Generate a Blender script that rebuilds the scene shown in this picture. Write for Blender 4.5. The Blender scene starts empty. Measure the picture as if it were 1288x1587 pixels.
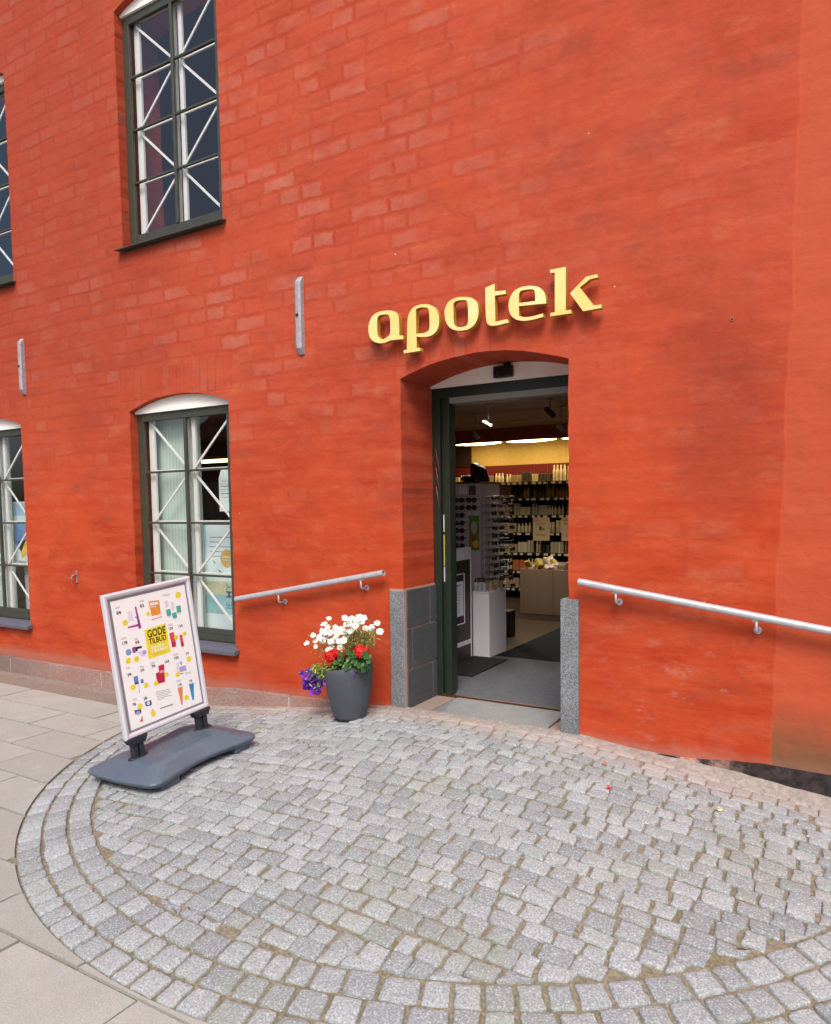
import bpy, bmesh, math, random
from mathutils import Vector, Matrix, noise
random.seed(7)
R = math.radians
sc = bpy.context.scene

# ---------------------------------------------------------------- camera
F_PX, YAW, PITCH, ROLL = 1128.6, R(30.826), R(3.715), R(-.843)
CAM = Vector((0, -4.6653, 1.55))
fw = Vector((-math.sin(YAW)*math.cos(PITCH), math.cos(YAW)*math.cos(PITCH), -math.sin(PITCH)))
rt0 = Vector((math.cos(YAW), math.sin(YAW), 0)); up0 = rt0.cross(fw)
rt = rt0*math.cos(ROLL) + up0*math.sin(ROLL); up = rt.cross(fw)
cd = bpy.data.cameras.new('camera'); cam = bpy.data.objects.new('camera', cd)
sc.collection.objects.link(cam)
M3 = Matrix((rt, up, -fw)).transposed()
cam.matrix_world = Matrix.Translation(CAM) @ M3.to_4x4()
cd.sensor_fit = 'HORIZONTAL'; cd.sensor_width = 36; cd.lens = F_PX*36/1288
cd.shift_y = 63/1288; cd.clip_start = .05; cd.clip_end = 500
sc.camera = cam
# ---------------------------------------------------------------- light
SUN_EL, SUN_AZ = R(50), R(152)      # azimuth measured clockwise from +y
w = bpy.data.worlds.new('World'); sc.world = w; w.use_nodes = True
nt = w.node_tree; sky = nt.nodes.new('ShaderNodeTexSky'); sky.sky_type = 'NISHITA'
sky.sun_disc = False; sky.sun_elevation = SUN_EL; sky.sun_rotation = SUN_AZ
sky.dust_density = 4; sky.air_density = .8; sky.ozone_density = .6
bgn = nt.nodes['Background']; bgn.inputs['Strength'].default_value = .13
nt.links.new(sky.outputs[0], bgn.inputs['Color'])
sl = bpy.data.lights.new('sun', 'SUN'); sl.energy = 1.5; sl.angle = R(24); sl.color = (1, .95, .87)
so = bpy.data.objects.new('sun', sl); sc.collection.objects.link(so)
sd = Vector((math.sin(SUN_AZ)*math.cos(SUN_EL), math.cos(SUN_AZ)*math.cos(SUN_EL), math.sin(SUN_EL)))
so.rotation_euler = sd.to_track_quat('Z', 'Y').to_euler()
sc.view_settings.view_transform = 'Standard'; sc.view_settings.look = 'None'
sc.view_settings.exposure = .62; sc.view_settings.gamma = 1
sc.cycles.use_denoising = True
sc.cycles.max_bounces = 8; sc.cycles.transparent_max_bounces = 12
sc.cycles.caustics_reflective = False; sc.cycles.caustics_refractive = False

# ---------------------------------------------------------------- helpers
def ray(px, py):
    return rt*((px-644)/F_PX) + up*(-(py-856.5)/F_PX) + fw
def at(px, py, Y):                       # point of the plane y = Y seen there
    d = ray(px, py); return CAM + d*((Y-CAM.y)/d.y)
def gz(x, y):                            # the paved mound in front of the door
    r = math.hypot(x+2.26, y); return -.27*min(max((r-.7)/2.25, 0), 1)

ORG = {}
def srgb(h):
    c = [((int(h[i:i+2], 16))/255) for i in (0, 2, 4)]
    return [x/12.92 if x <= .04045 else ((x+.055)/1.055)**2.4 for x in c]

def tag(o, label=None, cat=None, group=None, kind=None):
    if label: o['label'] = label
    if cat: o['category'] = cat
    if group: o['group'] = group
    if kind: o['kind'] = kind
    return o
def empty(name, loc=(0, 0, 0), rot=None, label=None, cat=None, group=None):
    o = bpy.data.objects.new(name, None); sc.collection.objects.link(o)
    o.location = loc
    if rot is not None: o.rotation_euler = rot
    o.empty_display_size = .05
    ORG[o] = Vector(loc) if rot is None else Vector((0, 0, 0))
    tag(o, label, cat, group); return o

class MB:
    """collects shapes, becomes ONE mesh object"""
    def __init__(s): s.v = []; s.f = []; s.m = []; s.sm = []; s.tf = None; s.att = []
    def add(s, vs, fs, mat=0, smooth=False, a=None):
        b = len(s.v)
        for p in vs:
            p = Vector(p)
            s.v.append(s.tf @ p if s.tf else p)
            s.att.append(a if a is not None else 0.0)
        for f in fs: s.f.append([b+i for i in f]); s.m.append(mat); s.sm.append(smooth)
        return s
    def box(s, c, d, mat=0, rot=None, a=None):
        x, y, z = d[0]/2, d[1]/2, d[2]/2
        vs = [Vector((i*x, j*y, k*z)) for k in (-1, 1) for j in (-1, 1) for i in (-1, 1)]
        if rot is not None: vs = [rot @ v for v in vs]
        vs = [v+Vector(c) for v in vs]
        return s.add(vs, [(0, 2, 3, 1), (4, 5, 7, 6), (0, 1, 5, 4), (2, 6, 7, 3), (0, 4, 6, 2), (1, 3, 7, 5)], mat, a=a)
    def b2(s, x0, x1, y0, y1, z0, z1, mat=0, a=None):
        return s.box(((x0+x1)/2, (y0+y1)/2, (z0+z1)/2), (abs(x1-x0), abs(y1-y0), abs(z1-z0)), mat, a=a)
    def tube(s, pts, r, mat=0, n=16, cap=True, a=None):
        pts = [Vector(p) for p in pts]; rr = r if isinstance(r, (list, tuple)) else [r]*len(pts)
        vs = []; fs = []; ref = None
        for i, p in enumerate(pts):
            d = (pts[min(i+1, len(pts)-1)]-pts[max(i-1, 0)]).normalized()
            if ref is None: ref = Vector((0, 0, 1)) if abs(d.z) < .9 else Vector((1, 0, 0))
            e1 = d.cross(ref).normalized(); e2 = e1.cross(d).normalized(); ref = e2
            for k in range(n):
                t = 2*math.pi*k/n; vs.append(p+(e1*math.cos(t)+e2*math.sin(t))*rr[i])
        for i in range(len(pts)-1):
            for k in range(n):
                fs.append((i*n+k, i*n+(k+1) % n, (i+1)*n+(k+1) % n, (i+1)*n+k))
        s.add(vs, fs, mat, True, a)
        if cap:
            b = len(s.v)-len(vs)
            s.f.append([b+k for k in range(n)][::-1]); s.m.append(mat); s.sm.append(False)
            s.f.append([b+(len(pts)-1)*n+k for k in range(n)]); s.m.append(mat); s.sm.append(False)
        return s
    def lathe(s, prof, c=(0, 0, 0), mat=0, n=32, smooth=True, fn=None, cap=True, a=None):
        vs = []; fs = []; c = Vector(c)
        for (r, z) in prof:
            for k in range(n):
                t = 2*math.pi*k/n; p = Vector((r*math.cos(t), r*math.sin(t), z))
                if fn: p = fn(p)
                vs.append(p+c)
        for i in range(len(prof)-1):
            for k in range(n): fs.append((i*n+k, i*n+(k+1) % n, (i+1)*n+(k+1) % n, (i+1)*n+k))
        if cap:
            fs.append(list(range(n))[::-1]); fs.append([(len(prof)-1)*n+k for k in range(n)])
        return s.add(vs, fs, mat, smooth, a)
    def prism(s, poly, O, ex, ey, depth, mat=0, side=None, holes=()):
        """flat outline with holes, in the plane O+u*ex+v*ey, given thickness along -normal"""
        from mathutils.geometry import tessellate_polygon
        O, ex, ey = Vector(O), Vector(ex), Vector(ey); nrm = ex.cross(ey).normalized()
        loops = [poly]+list(holes); flat = [p for l in loops for p in l]
        tris = tessellate_polygon([[Vector((p[0], p[1], 0)) for p in l] for l in loops])
        fr = [O+ex*p[0]+ey*p[1] for p in flat]; bk = [p-nrm*depth for p in fr]
        n = len(flat); b = len(s.v)
        def orient(t):
            a_, b_, c_ = (flat[i] for i in t)
            return t if ((b_[0]-a_[0])*(c_[1]-a_[1])-(b_[1]-a_[1])*(c_[0]-a_[0])) > 0 else (t[0], t[2], t[1])
        ts = [orient(tuple(t)) for t in tris]
        s.add(fr+bk, ts, mat)
        for t in ts: s.f.append([b+n+t[0], b+n+t[2], b+n+t[1]]); s.m.append(mat if side is None else side); s.sm.append(False)
        k = 0
        for li, l in enumerate(loops):
            m = len(l); ar = sum(l[i][0]*l[(i+1) % m][1]-l[(i+1) % m][0]*l[i][1] for i in range(m))
            for i in range(m):
                p, q = b+k+i, b+k+(i+1) % m
                f = [p, p+n, q+n, q] if (ar > 0) == (li == 0) else [q, q+n, p+n, p]
                s.f.append(f); s.m.append(mat if side is None else side); s.sm.append(False)
            k += m
        return s
    def sphere(s, c, r, mat=0, n=12, m=8, a=None, sq=(1, 1, 1)):
        prof = [(max(1e-4, r*math.sin(math.pi*i/m)), -r*math.cos(math.pi*i/m)) for i in range(m+1)]
        return s.lathe(prof, c, mat, n, True, fn=lambda p: Vector((p.x*sq[0], p.y*sq[1], p.z*sq[2])), a=a)
    def text(s, body, size, O, ex, ey, mat=0, bold=0., al='LEFT', w=1.):
        cu = bpy.data.curves.new('t', 'FONT'); cu.body = body; cu.size = size; cu.offset = bold
        cu.align_x = al; cu.resolution_u = 3; cu.fill_mode = 'FRONT'
        o = bpy.data.objects.new('t', cu); sc.collection.objects.link(o)
        me = bpy.data.meshes.new_from_object(o)
        O, ex, ey = Vector(O), Vector(ex), Vector(ey)
        s.add([O+ex*v.co.x*w+ey*v.co.y for v in me.vertices], [list(p.vertices) for p in me.polygons], mat)
        bpy.data.objects.remove(o); bpy.data.curves.remove(cu); bpy.data.meshes.remove(me)
        return s
    def build(s, name, mats, parent=None, bevel=0, autosm=False, seg=2):
        if not isinstance(mats, (list, tuple)): mats = [mats]
        org = ORG.get(parent, Vector((0, 0, 0))) if parent else Vector((0, 0, 0))
        me = bpy.data.meshes.new(name); me.from_pydata([tuple(v-org) for v in s.v], [], s.f)
        for m in mats: me.materials.append(m)
        me.polygons.foreach_set('material_index', s.m); me.polygons.foreach_set('use_smooth', s.sm)
        at_ = me.attributes.new('rnd', 'FLOAT', 'POINT'); at_.data.foreach_set('value', s.att)
        me.update()
        o = bpy.data.objects.new(name, me); sc.collection.objects.link(o)
        if parent: o.parent = parent
        ORG[o] = org
        if bevel:
            b = o.modifiers.new('bevel', 'BEVEL'); b.width = bevel; b.segments = seg; b.limit_method = 'ANGLE'; b.angle_limit = R(40)
        return o
def own_origin(o, c):
    """moves a top-level mesh's origin to c"""
    c = Vector(c); o.data.transform(Matrix.Translation(-c)); o.location = c; return o

# ---------------------------------------------------------------- materials
class G:
    def __init__(s, name, rough=.6, spec=.4, metal=0., col=(.5, .5, .5)):
        s.m = bpy.data.materials.new(name); s.m.use_nodes = True; s.t = s.m.node_tree
        s.b = s.t.nodes['Principled BSDF']; s.tc = None
        s.set('Roughness', rough); s.set('Specular IOR Level', spec); s.set('Metallic', metal); s.set('Base Color', col)
    def link(s, v, inp):
        if hasattr(v, 'is_output'): s.t.links.new(v, inp)
        else:
            if isinstance(v, (list, tuple)) and inp.type == 'RGBA' and len(v) == 3: v = (*v, 1)
            inp.default_value = v
    def set(s, k, v): s.link(v, s.b.inputs[k]); return s
    def n(s, typ, props=None, ins=None):
        nd = s.t.nodes.new('ShaderNode'+typ)
        for k, v in (props or {}).items(): setattr(nd, k, v)
        for k, v in (ins or {}).items(): s.link(v, nd.inputs[k])
        return nd
    def co(s, scale=(1, 1, 1), loc=(0, 0, 0), rot=(0, 0, 0)):
        if not s.tc: s.tc = s.n('TexCoord').outputs['Object']
        return s.n('Mapping', None, {'Vector': s.tc, 'Scale': scale, 'Location': loc, 'Rotation': rot}).outputs[0]
    def noise(s, scale, detail=4, rough=.55, co=None, dist=0):
        return s.n('TexNoise', None, {'Vector': co or s.co(), 'Scale': scale, 'Detail': detail, 'Roughness': rough, 'Distortion': dist}).outputs['Fac']
    def math(s, op, a, b=0., c=0., clamp=False):
        nd = s.n('Math', {'operation': op, 'use_clamp': clamp}); s.link(a, nd.inputs[0]); s.link(b, nd.inputs[1])
        if op in ('MULTIPLY_ADD',): s.link(c, nd.inputs[2])
        return nd.outputs[0]
    def mr(s, v, a, b, c=0., d=1.):
        return s.n('MapRange', {'clamp': True}, {'Value': v, 'From Min': a, 'From Max': b, 'To Min': c, 'To Max': d}).outputs[0]
    def mix(s, f, a, b, mode='MIX'):
        nd = s.n('Mix', {'data_type': 'RGBA', 'blend_type': mode}); s.link(f, nd.inputs['Factor'])
        s.link(a, [i for i in nd.inputs if i.name == 'A' and i.type == 'RGBA'][0]); s.link(b, [i for i in nd.inputs if i.name == 'B' and i.type == 'RGBA'][0])
        return [o for o in nd.outputs if o.type == 'RGBA'][0]
    def bump(s, h, strength=.3, dist=.01, prev=None):
        nd = s.n('Bump', None, {'Height': h, 'Strength': strength, 'Distance': dist})
        if prev: s.link(prev, nd.inputs['Normal'])
        return nd.outputs[0]
    def attr(s): return s.n('Attribute', {'attribute_name': 'rnd'}).outputs['Fac']
    def xyz(s):
        nd = s.n('SeparateXYZ', None, {'Vector': s.co()}); return nd.outputs
def flat(name, hexc, rough=.6, spec=.4, metal=0., var=.08, sc_=30, bump=0.):
    g = G(name, rough, spec, metal); c = srgb(hexc)
    nz = g.noise(sc_, 5, .6)
    g.set('Base Color', g.mix(g.mr(nz, .3, .7), [x*(1-var) for x in c], [min(1, x*(1+var)) for x in c]))
    if bump: g.set('Normal', g.bump(g.noise(sc_*4, 4), bump, .004))
    return g.m
def emit(name, col, st):
    g = G(name); g.set('Base Color', (0, 0, 0)); g.set('Emission Color', col); g.set('Emission Strength', st); return g.m

def wall_material():
    g = G('red_limewash', .93, .15)
    X, Y, Z = g.xyz()
    warp = g.n('TexNoise', None, {'Vector': g.co(), 'Scale': 2.6, 'Detail': 3, 'Roughness': .5}).outputs['Color']
    wv = g.n('VectorMath', {'operation': 'SUBTRACT'}, {0: warp, 1: (.5, .5, .5)}).outputs[0]
    wv = g.n('VectorMath', {'operation': 'SCALE'}, {0: wv, 'Scale': .055}).outputs[0]
    fine = g.n('TexNoise', None, {'Vector': g.co(), 'Scale': 17, 'Detail': 3, 'Roughness': .6}).outputs['Color']
    fv = g.n('VectorMath', {'operation': 'SUBTRACT'}, {0: fine, 1: (.5, .5, .5)}).outputs[0]
    fv = g.n('VectorMath', {'operation': 'SCALE'}, {0: fv, 'Scale': .042}).outputs[0]
    pv = g.n('CombineXYZ', None, {'X': X, 'Y': Z, 'Z': 0.}).outputs[0]
    pv = g.n('VectorMath', {'operation': 'ADD'}, {0: pv, 1: wv}).outputs[0]
    pv = g.n('VectorMath', {'operation': 'ADD'}, {0: pv, 1: fv}).outputs[0]
    bt = g.n('TexBrick', {'offset': .5, 'squash': .62, 'squash_frequency': 3}, {'Vector': pv, 'Color1': (0, 0, 0, 1), 'Color2': (1, 1, 1, 1), 'Mortar': (0, 0, 0, 1),
             'Scale': 1., 'Mortar Size': .029, 'Mortar Smooth': 1., 'Bias': 0., 'Brick Width': .35, 'Row Height': .132})
    mortar = bt.outputs['Fac']; brnd = g.n('SeparateColor', None, {'Color': bt.outputs['Color']}).outputs[0]
    # upright header bricks over the arched openings
    sv = g.n('SeparateXYZ', None, {'Vector': pv}).outputs
    pv2 = g.n('CombineXYZ', None, {'X': g.math('ADD', sv[1], .12), 'Y': sv[0], 'Z': 0.}).outputs[0]
    bt2 = g.n('TexBrick', {'offset': .0}, {'Vector': pv2, 'Color1': (0, 0, 0, 1), 'Color2': (1, 1, 1, 1), 'Mortar': (0, 0, 0, 1), 'Scale': 1., 'Mortar Size': .012, 'Mortar Smooth': .9, 'Bias': 0., 'Brick Width': .30, 'Row Height': .098})
    am = None
    for (a_, b_x) in ((-9.2, -7.6), (-6.1, -4.5), (-3.0, -1.5)):
        m_ = g.math('MULTIPLY', g.math('MULTIPLY', g.math('GREATER_THAN', X, a_), g.math('LESS_THAN', X, b_x)), g.math('MULTIPLY', g.math('GREATER_THAN', Z, 2.5), g.math('LESS_THAN', Z, 2.86)))
        am = m_ if am is None else g.math('MAXIMUM', am, m_)
    mortar = g.math('ADD', g.math('MULTIPLY', mortar, g.math('SUBTRACT', 1., am)), g.math('MULTIPLY', bt2.outputs['Fac'], am))
    brnd = g.math('ADD', g.math('MULTIPLY', brnd, g.math('SUBTRACT', 1., am)), g.math('MULTIPLY', g.n('SeparateColor', None, {'Color': bt2.outputs['Color']}).outputs[0], am))
    big = g.noise(.75, 4, .6); med = g.noise(2.3, 5, .62); small = g.noise(9, 6, .65)
    streak = g.noise(1.0, 5, .65, g.co((1.6, 1, 9)))
    vstreak = g.noise(1.0, 4, .6, g.co((7, 1, .8)))
    # where the bricks read through the wash: upper left mostly
    up_ = g.mr(Z, 1.3, 3.0); left = g.mr(X, -1.2, -2.8)
    vis = g.math('MULTIPLY', g.math('MULTIPLY', up_, left), g.mr(med, .40, .60, .18, 1.))
    vis = g.math('MAXIMUM', vis, g.math('MULTIPLY', g.mr(g.noise(1.4, 4, .6, g.co((1, 1, 2), (4, 4, 4))), .5, .64), .30))
    base = g.mix(g.mr(streak, .32, .68), srgb('C23B1E'), srgb('DC5A35'))
    base = g.mix(g.math('MULTIPLY', g.mr(big, .38, .62), .55), base, srgb('E4572F'))
    base = g.mix(g.math('MULTIPLY', g.math('MULTIPLY', up_, g.mr(med, .3, .65, .5, 1.)), .55), base, srgb('D2604A'))
    # pale pinkish brick faces
    fac = g.math('MULTIPLY', g.math('SUBTRACT', 1., mortar), g.mr(brnd, .35, 1., 0., 1.))
    fac = g.math('MULTIPLY', g.math('MULTIPLY', fac, vis), g.mr(small, .3, .62, .45, 1.))
    base = g.mix(g.math('MULTIPLY', fac, .68), base, srgb('D8836E'))
    base = g.mix(g.math('MULTIPLY', g.math('MULTIPLY', mortar, vis), .38), base, srgb('C03E24'))
    # vague dark grime and rubbed patches
    base = g.mix(g.math('MULTIPLY', g.mr(g.noise(1.1, 7, .74, g.co((1, 1, 1.3), (5, 2, 1))), .50, .70), .42), base, srgb('A83822'))
    base = g.mix(g.math('MULTIPLY', g.mr(g.noise(1.7, 8, .76, g.co((1, 1, 1.8), (1, 7, 3))), .53, .70), .42), base, srgb('8E4A3C'))
    base = g.mix(g.math('MULTIPLY', g.mr(g.noise(2.6, 7, .72, g.co((1, 1, 2.5), (9, 7, 3))), .55, .70), .38), base, srgb('E87C55'))
    base = g.mix(g.math('MULTIPLY', g.mr(g.noise(28, 5, .75), .55, .72), .22), base, srgb('93331F'))
    dx = g.math('MULTIPLY', g.math('ADD', X, .68), 2.6); dz2 = g.math('MULTIPLY', g.math('SUBTRACT', Z, 2.1), 1.15)
    dd = g.math('SQRT', g.math('ADD', g.math('MULTIPLY', dx, dx), g.math('MULTIPLY', dz2, dz2)))
    sm = g.math('MULTIPLY', g.mr(g.math('ADD', dd, g.math('MULTIPLY', g.math('SUBTRACT', g.noise(3, 6, .7, g.co((1, 1, 1.6))), .5), 1.8)), 1.15, .3), .42)
    base = g.mix(sm, base, srgb('A04030'))
    low = g.mr(Z, 1.0, .15)
    eff = g.mr(g.noise(5, 8, .75, g.co((1, 1, 2.2), (3, 1, 9))), .56, .74)
    wx = g.math('MULTIPLY', g.mr(X, -1.5, -1.2), g.mr(X, -.1, -.7))
    eff = g.math('MULTIPLY', g.math('MULTIPLY', eff, g.mr(Z, .95, .55)), g.math('ADD', g.math('MULTIPLY', wx, .5), .10))
    base = g.mix(eff, base, srgb('DDA18F'))
    base = g.mix(g.math('MULTIPLY', g.mr(vstreak, .55, .75), .18), base, srgb('B8412A'))
    # the newer plaster right of the seam
    seamx = g.math('ADD', g.math('MULTIPLY_ADD', Z, .022, -.372), g.math('MULTIPLY', g.math('SUBTRACT', g.noise(1.3, 3, .5, g.co((0, 0, 1))), .5), .11))
    rgt = g.math('SUBTRACT', X, seamx); step = g.mr(rgt, -.004, .012)
    base = g.mix(g.math('MULTIPLY', step, .5), base, srgb('DC6343'))
    gr = g.math('MULTIPLY', g.math('MULTIPLY', step, g.mr(g.math('ADD', Z, g.math('MULTIPLY', small, .22)), .52, .18)), .82)
    base = g.mix(gr, base, srgb('7D5E41'))
    base = g.mix(g.math('MULTIPLY', g.mr(g.math('ADD', Z, g.math('MULTIPLY', med, .12)), .11, .03), .45), base, srgb('B98A78'))
    # little chips that show white plaster
    vo = g.n('TexVoronoi', {'feature': 'F1'}, {'Vector': g.co(), 'Scale': 5.5, 'Randomness': 1.})
    vr = g.n('SeparateColor', None, {'Color': vo.outputs['Color']}).outputs[0]
    chip = g.math('MULTIPLY', g.mr(g.math('ADD', vo.outputs['Distance'], g.math('MULTIPLY', small, .03)), .056, .038), g.mr(vr, .80, .81))
    base = g.mix(g.math('MULTIPLY', chip, .8), base, srgb('E9C9BA'))
    base = g.mix(g.math('MULTIPLY', g.math('MULTIPLY', g.mr(Z, 1.6, 3.2), g.mr(X, -4.2, -6.5)), .5), base, srgb('AE4630'))
    base = g.mix(1., base, (.70, .80, .86), 'MULTIPLY')
    g.set('Base Color', base)
    h1 = g.math('MULTIPLY', g.math('SUBTRACT', 1., mortar), g.math('MULTIPLY_ADD', vis, .85, .12))
    nrm = g.bump(h1, .42, .007)
    nrm = g.bump(g.noise(2.2, 4, .5, g.co((1, 1, 1.4))), .5, .03, nrm)
    nrm = g.bump(g.noise(9, 5, .6, g.co((1, 1, 1.5), (3, 3, 3))), g.mr(X, -2.2, -.9, .15, .5), .008, nrm)
    nrm = g.bump(g.noise(40, 6, .7, g.co((1, 1, 1.2))), .32, .004, nrm)
    nrm = g.bump(g.math('MULTIPLY', step, -1.), .6, .012, nrm)
    g.set('Normal', nrm)
    return g.m

def stone_material(name, ca, cb, dust=True, speck=120):
    g = G(name, .82, .25)
    X, Y, Z = g.xyz(); r = g.attr()
    sp = g.noise(speck, 3, .7); n1 = g.noise(5, 5, .6)
    c = g.mix(g.mr(r, 0., 1.), srgb(ca), srgb(cb))
    c = g.mix(g.mr(sp, .50, .36, 0., .6), c, [x*.55 for x in srgb(ca)])
    c = g.mix(g.mr(sp, .54, .66, 0., .55), c, (.80, .81, .83))
    c = g.mix(g.mr(g.noise(9, 6, .7), .52, .75, 0., .45), c, srgb('A5A49B'))
    if dust:
        dm = g.math('MULTIPLY', g.mr(g.math('ADD', Y, g.math('MULTIPLY', g.math('SUBTRACT', n1, .5), .5)), -.38, -.06), .72)
        c = g.mix(dm, c, srgb('B3A096'))
        gm = g.math('MULTIPLY', g.mr(g.noise(1.6, 5, .65, g.co((1, 1, 1), (4, 4, 0))), .55, .7), .3)
        c = g.mix(gm, c, srgb('8D9270'))
    g.set('Base Color', c)
    g.set('Normal', g.bump(g.noise(70, 6, .75), .9, .006))
    return g.m

def granite(name, a, b, light='B9BCBE'):
    g = G(name, .6, .35)
    sp = g.noise(150, 3, .8); c = g.mix(g.mr(sp, .42, .58), srgb(a), srgb(b))
    c = g.mix(g.mr(g.noise(300, 2, .8, g.co((1, 1, 1), (3, 3, 3))), .6, .7, 0., .5), c, srgb(light))
    c = g.mix(g.mr(g.noise(6, 4), .35, .7, 0., .35), c, [x*.7 for x in srgb(a)])
    g.set('Base Color', c); g.set('Normal', g.bump(sp, .2, .002)); return g.m

def glass_mat(name, tint=(1, 1, 1), refl=1.):
    m = bpy.data.materials.new(name); m.use_nodes = True; t = m.node_tree; t.nodes.clear()
    o = t.nodes.new('ShaderNodeOutputMaterial'); mx = t.nodes.new('ShaderNodeMixShader')
    tr = t.nodes.new('ShaderNodeBsdfTransparent'); tr.inputs[0].default_value = (*tint, 1)
    gl = t.nodes.new('ShaderNodeBsdfGlossy'); gl.inputs['Roughness'].default_value = .01
    fr = t.nodes.new('ShaderNodeFresnel'); fr.inputs[0].default_value = 1.52
    mm = t.nodes.new('ShaderNodeMath'); mm.operation = 'MULTIPLY'; mm.inputs[1].default_value = 1.8*refl; mm.use_clamp = True
    nz = t.nodes.new('ShaderNodeTexNoise'); nz.inputs['Scale'].default_value = 1.6; nz.inputs['Detail'].default_value = 2
    bp = t.nodes.new('ShaderNodeBump'); bp.inputs['Strength'].default_value = .15; bp.inputs['Distance'].default_value = .02
    tcn = t.nodes.new('ShaderNodeTexCoord'); t.links.new(tcn.outputs['Object'], nz.inputs['Vector'])
    t.links.new(nz.outputs['Fac'], bp.inputs['Height']); t.links.new(bp.outputs[0], gl.inputs['Normal'])
    ge_ = t.nodes.new('ShaderNodeNewGeometry'); bf = t.nodes.new('ShaderNodeMath'); bf.operation = 'SUBTRACT'; bf.inputs[0].default_value = 1.; t.links.new(ge_.outputs['Backfacing'], bf.inputs[1])
    m2 = t.nodes.new('ShaderNodeMath'); m2.operation = 'MULTIPLY'; t.links.new(fr.outputs[0], m2.inputs[0]); t.links.new(bf.outputs[0], m2.inputs[1])
    t.links.new(m2.outputs[0], mm.inputs[0]); t.links.new(mm.outputs[0], mx.inputs[0])
    t.links.new(tr.outputs[0], mx.inputs[1]); t.links.new(gl.outputs[0], mx.inputs[2]); t.links.new(mx.outputs[0], o.inputs[0])
    return m

RED = wall_material()
GREEN = flat('dark_green_paint', '3E4036', .45, .5, var=.15, sc_=12, bump=.15)
DGREEN = flat('door_green_paint', '232E26', .35, .5, var=.15, sc_=12)
PLASTER = flat('white_plaster', 'FFFBF4', .9, .2, var=.06, sc_=6, bump=.3)
WHITE = flat('white_paint', 'E4E6E2', .5, .4, var=.03)
SLATE = flat('slate_sill', '5C5D69', .6, .4, var=.12, sc_=20, bump=.2)
GLASS = glass_mat('window_glass')
GRAN = granite('grey_granite', '54585D', '979C9F')
GRAND = granite('dark_granite_tile', '3F4245', '5C5E60', '7C7C7C')
GRANS = granite('threshold_granite', '707274', '8E9092')
MORT = flat('pink_mortar', 'A8897C', .95, .1, var=.12, sc_=40, bump=.4)
BITUMEN = None
GALV = flat('galvanised_steel', 'BDBDC1', .45, .5, .35, var=.12, sc_=25)
IRON = flat('grey_iron', 'A19EA6', .7, .4, .2, var=.2, sc_=30, bump=.3)
BLACK = flat('black_plastic', '141416', .5, .4)
RUBBER = flat('dark_rubber', '202124', .75, .3, var=.2)

def plinth_mat():
    g = G('pink_plinth_stone', .92, .2)
    c = g.mix(g.mr(g.noise(45, 5, .75), .35, .65), srgb('876E66'), srgb('B39A90'))
    c = g.mix(g.mr(g.noise(3, 4, .6), .4, .65, 0., .6), c, srgb('9A6E62'))
    X, Y, Z = g.xyz()
    c = g.mix(g.mr(X, -7.2, -8.1, 0., .6), c, srgb('6F6560'))
    g.set('Base Color', c); g.set('Normal', g.bump(g.noise(40, 6, .7), .7, .012)); return g.m
PLINTH = plinth_mat()
def tar_mat():
    g = G('tarred_base', .8, .3); X, Y, Z = g.xyz()
    c = g.mix(g.mr(g.noise(14, 6, .7), .35, .7), srgb('1F1B1C'), srgb('4A4040'))
    c = g.mix(g.math('MULTIPLY', g.mr(g.noise(8, 6, .75, g.co((1, 1, 1), (2, 2, 2))), .5, .62), g.mr(X, -.45, -.85)), c, srgb('C9A092'))
    g.set('Base Color', c); g.set('Normal', g.bump(g.noise(30, 5), .6, .01)); return g.m
TAR = tar_mat()

# ================================================================ THE BUILDING
bld = empty('pharmacy_building', (0, 0, 0), None, 'large limewashed brick building painted bright red with an open arched entrance and green windows', 'building')
def rough_loop(pts, amp=.004, step=.05, seed=0):
    out = []; n = len(pts)
    for i in range(n):
        a, b = Vector(pts[i]), Vector(pts[(i+1) % n]); L = (b-a).length; k = max(1, int(L/step))
        for j in range(k):
            p = a+(b-a)*(j/k); s = Vector((p.x*9+seed, p.y*9, seed))
            s2 = Vector((p.x*33+seed, p.y*33, seed))
            out.append((p.x+(noise.noise(s)+.6*noise.noise(s2))*amp, p.y+(noise.noise(s+Vector((7, 7, 7)))+.6*noise.noise(s2+Vector((3, 5, 1))))*amp))
    return out
def arch(x0, x1, z0, zs, za, n=20):
    """outline of an opening with a segmental arch"""
    h = za-zs; wd = (x1-x0)/2; rad = (wd*wd+h*h)/(2*h); cz = za-rad; cx = (x0+x1)/2; a0 = math.asin(wd/rad)
    pts = [(x0, z0), (x1, z0)]
    for i in range(n+1):
        t = a0-2*a0*i/n; pts.append((cx+rad*math.sin(t), cz+rad*math.cos(t)))
    return pts
DX0, DX1 = -2.895, -1.60
door_open = arch(DX0, DX1, -.02, 2.49, 2.61)
WIN = [(-9.045, -7.745, 0), (-5.955, -4.652, 0)]
wins = [arch(x0, x1, .30, 2.485, 2.60) for x0, x1, _ in WIN]
ups = [arch(x0, x1, 4.0, 6.15, 6.27) for x0, x1, _ in WIN]
WX0, WX1, WZ0, WZ1 = -13.0, 4.0, -.75, 8.2
ex, ez = Vector((1, 0, 0)), Vector((0, 0, 1))
def soft(loop, seed, amp=.006): return rough_loop(loop, amp, .04, seed)
mb = MB()
# door hole must reach below ground line, keep it closed at z=-.02
mb.prism([(WX0, WZ0), (WX1, WZ0), (WX1, WZ1), (WX0, WZ1)], (0, 0, 0), ex, ez, .5, 0,
         holes=[soft(l, i+1)[::-1] for i, l in enumerate([door_open]+wins+ups)])
mb.build('facade_wall', [RED], bld)
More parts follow.
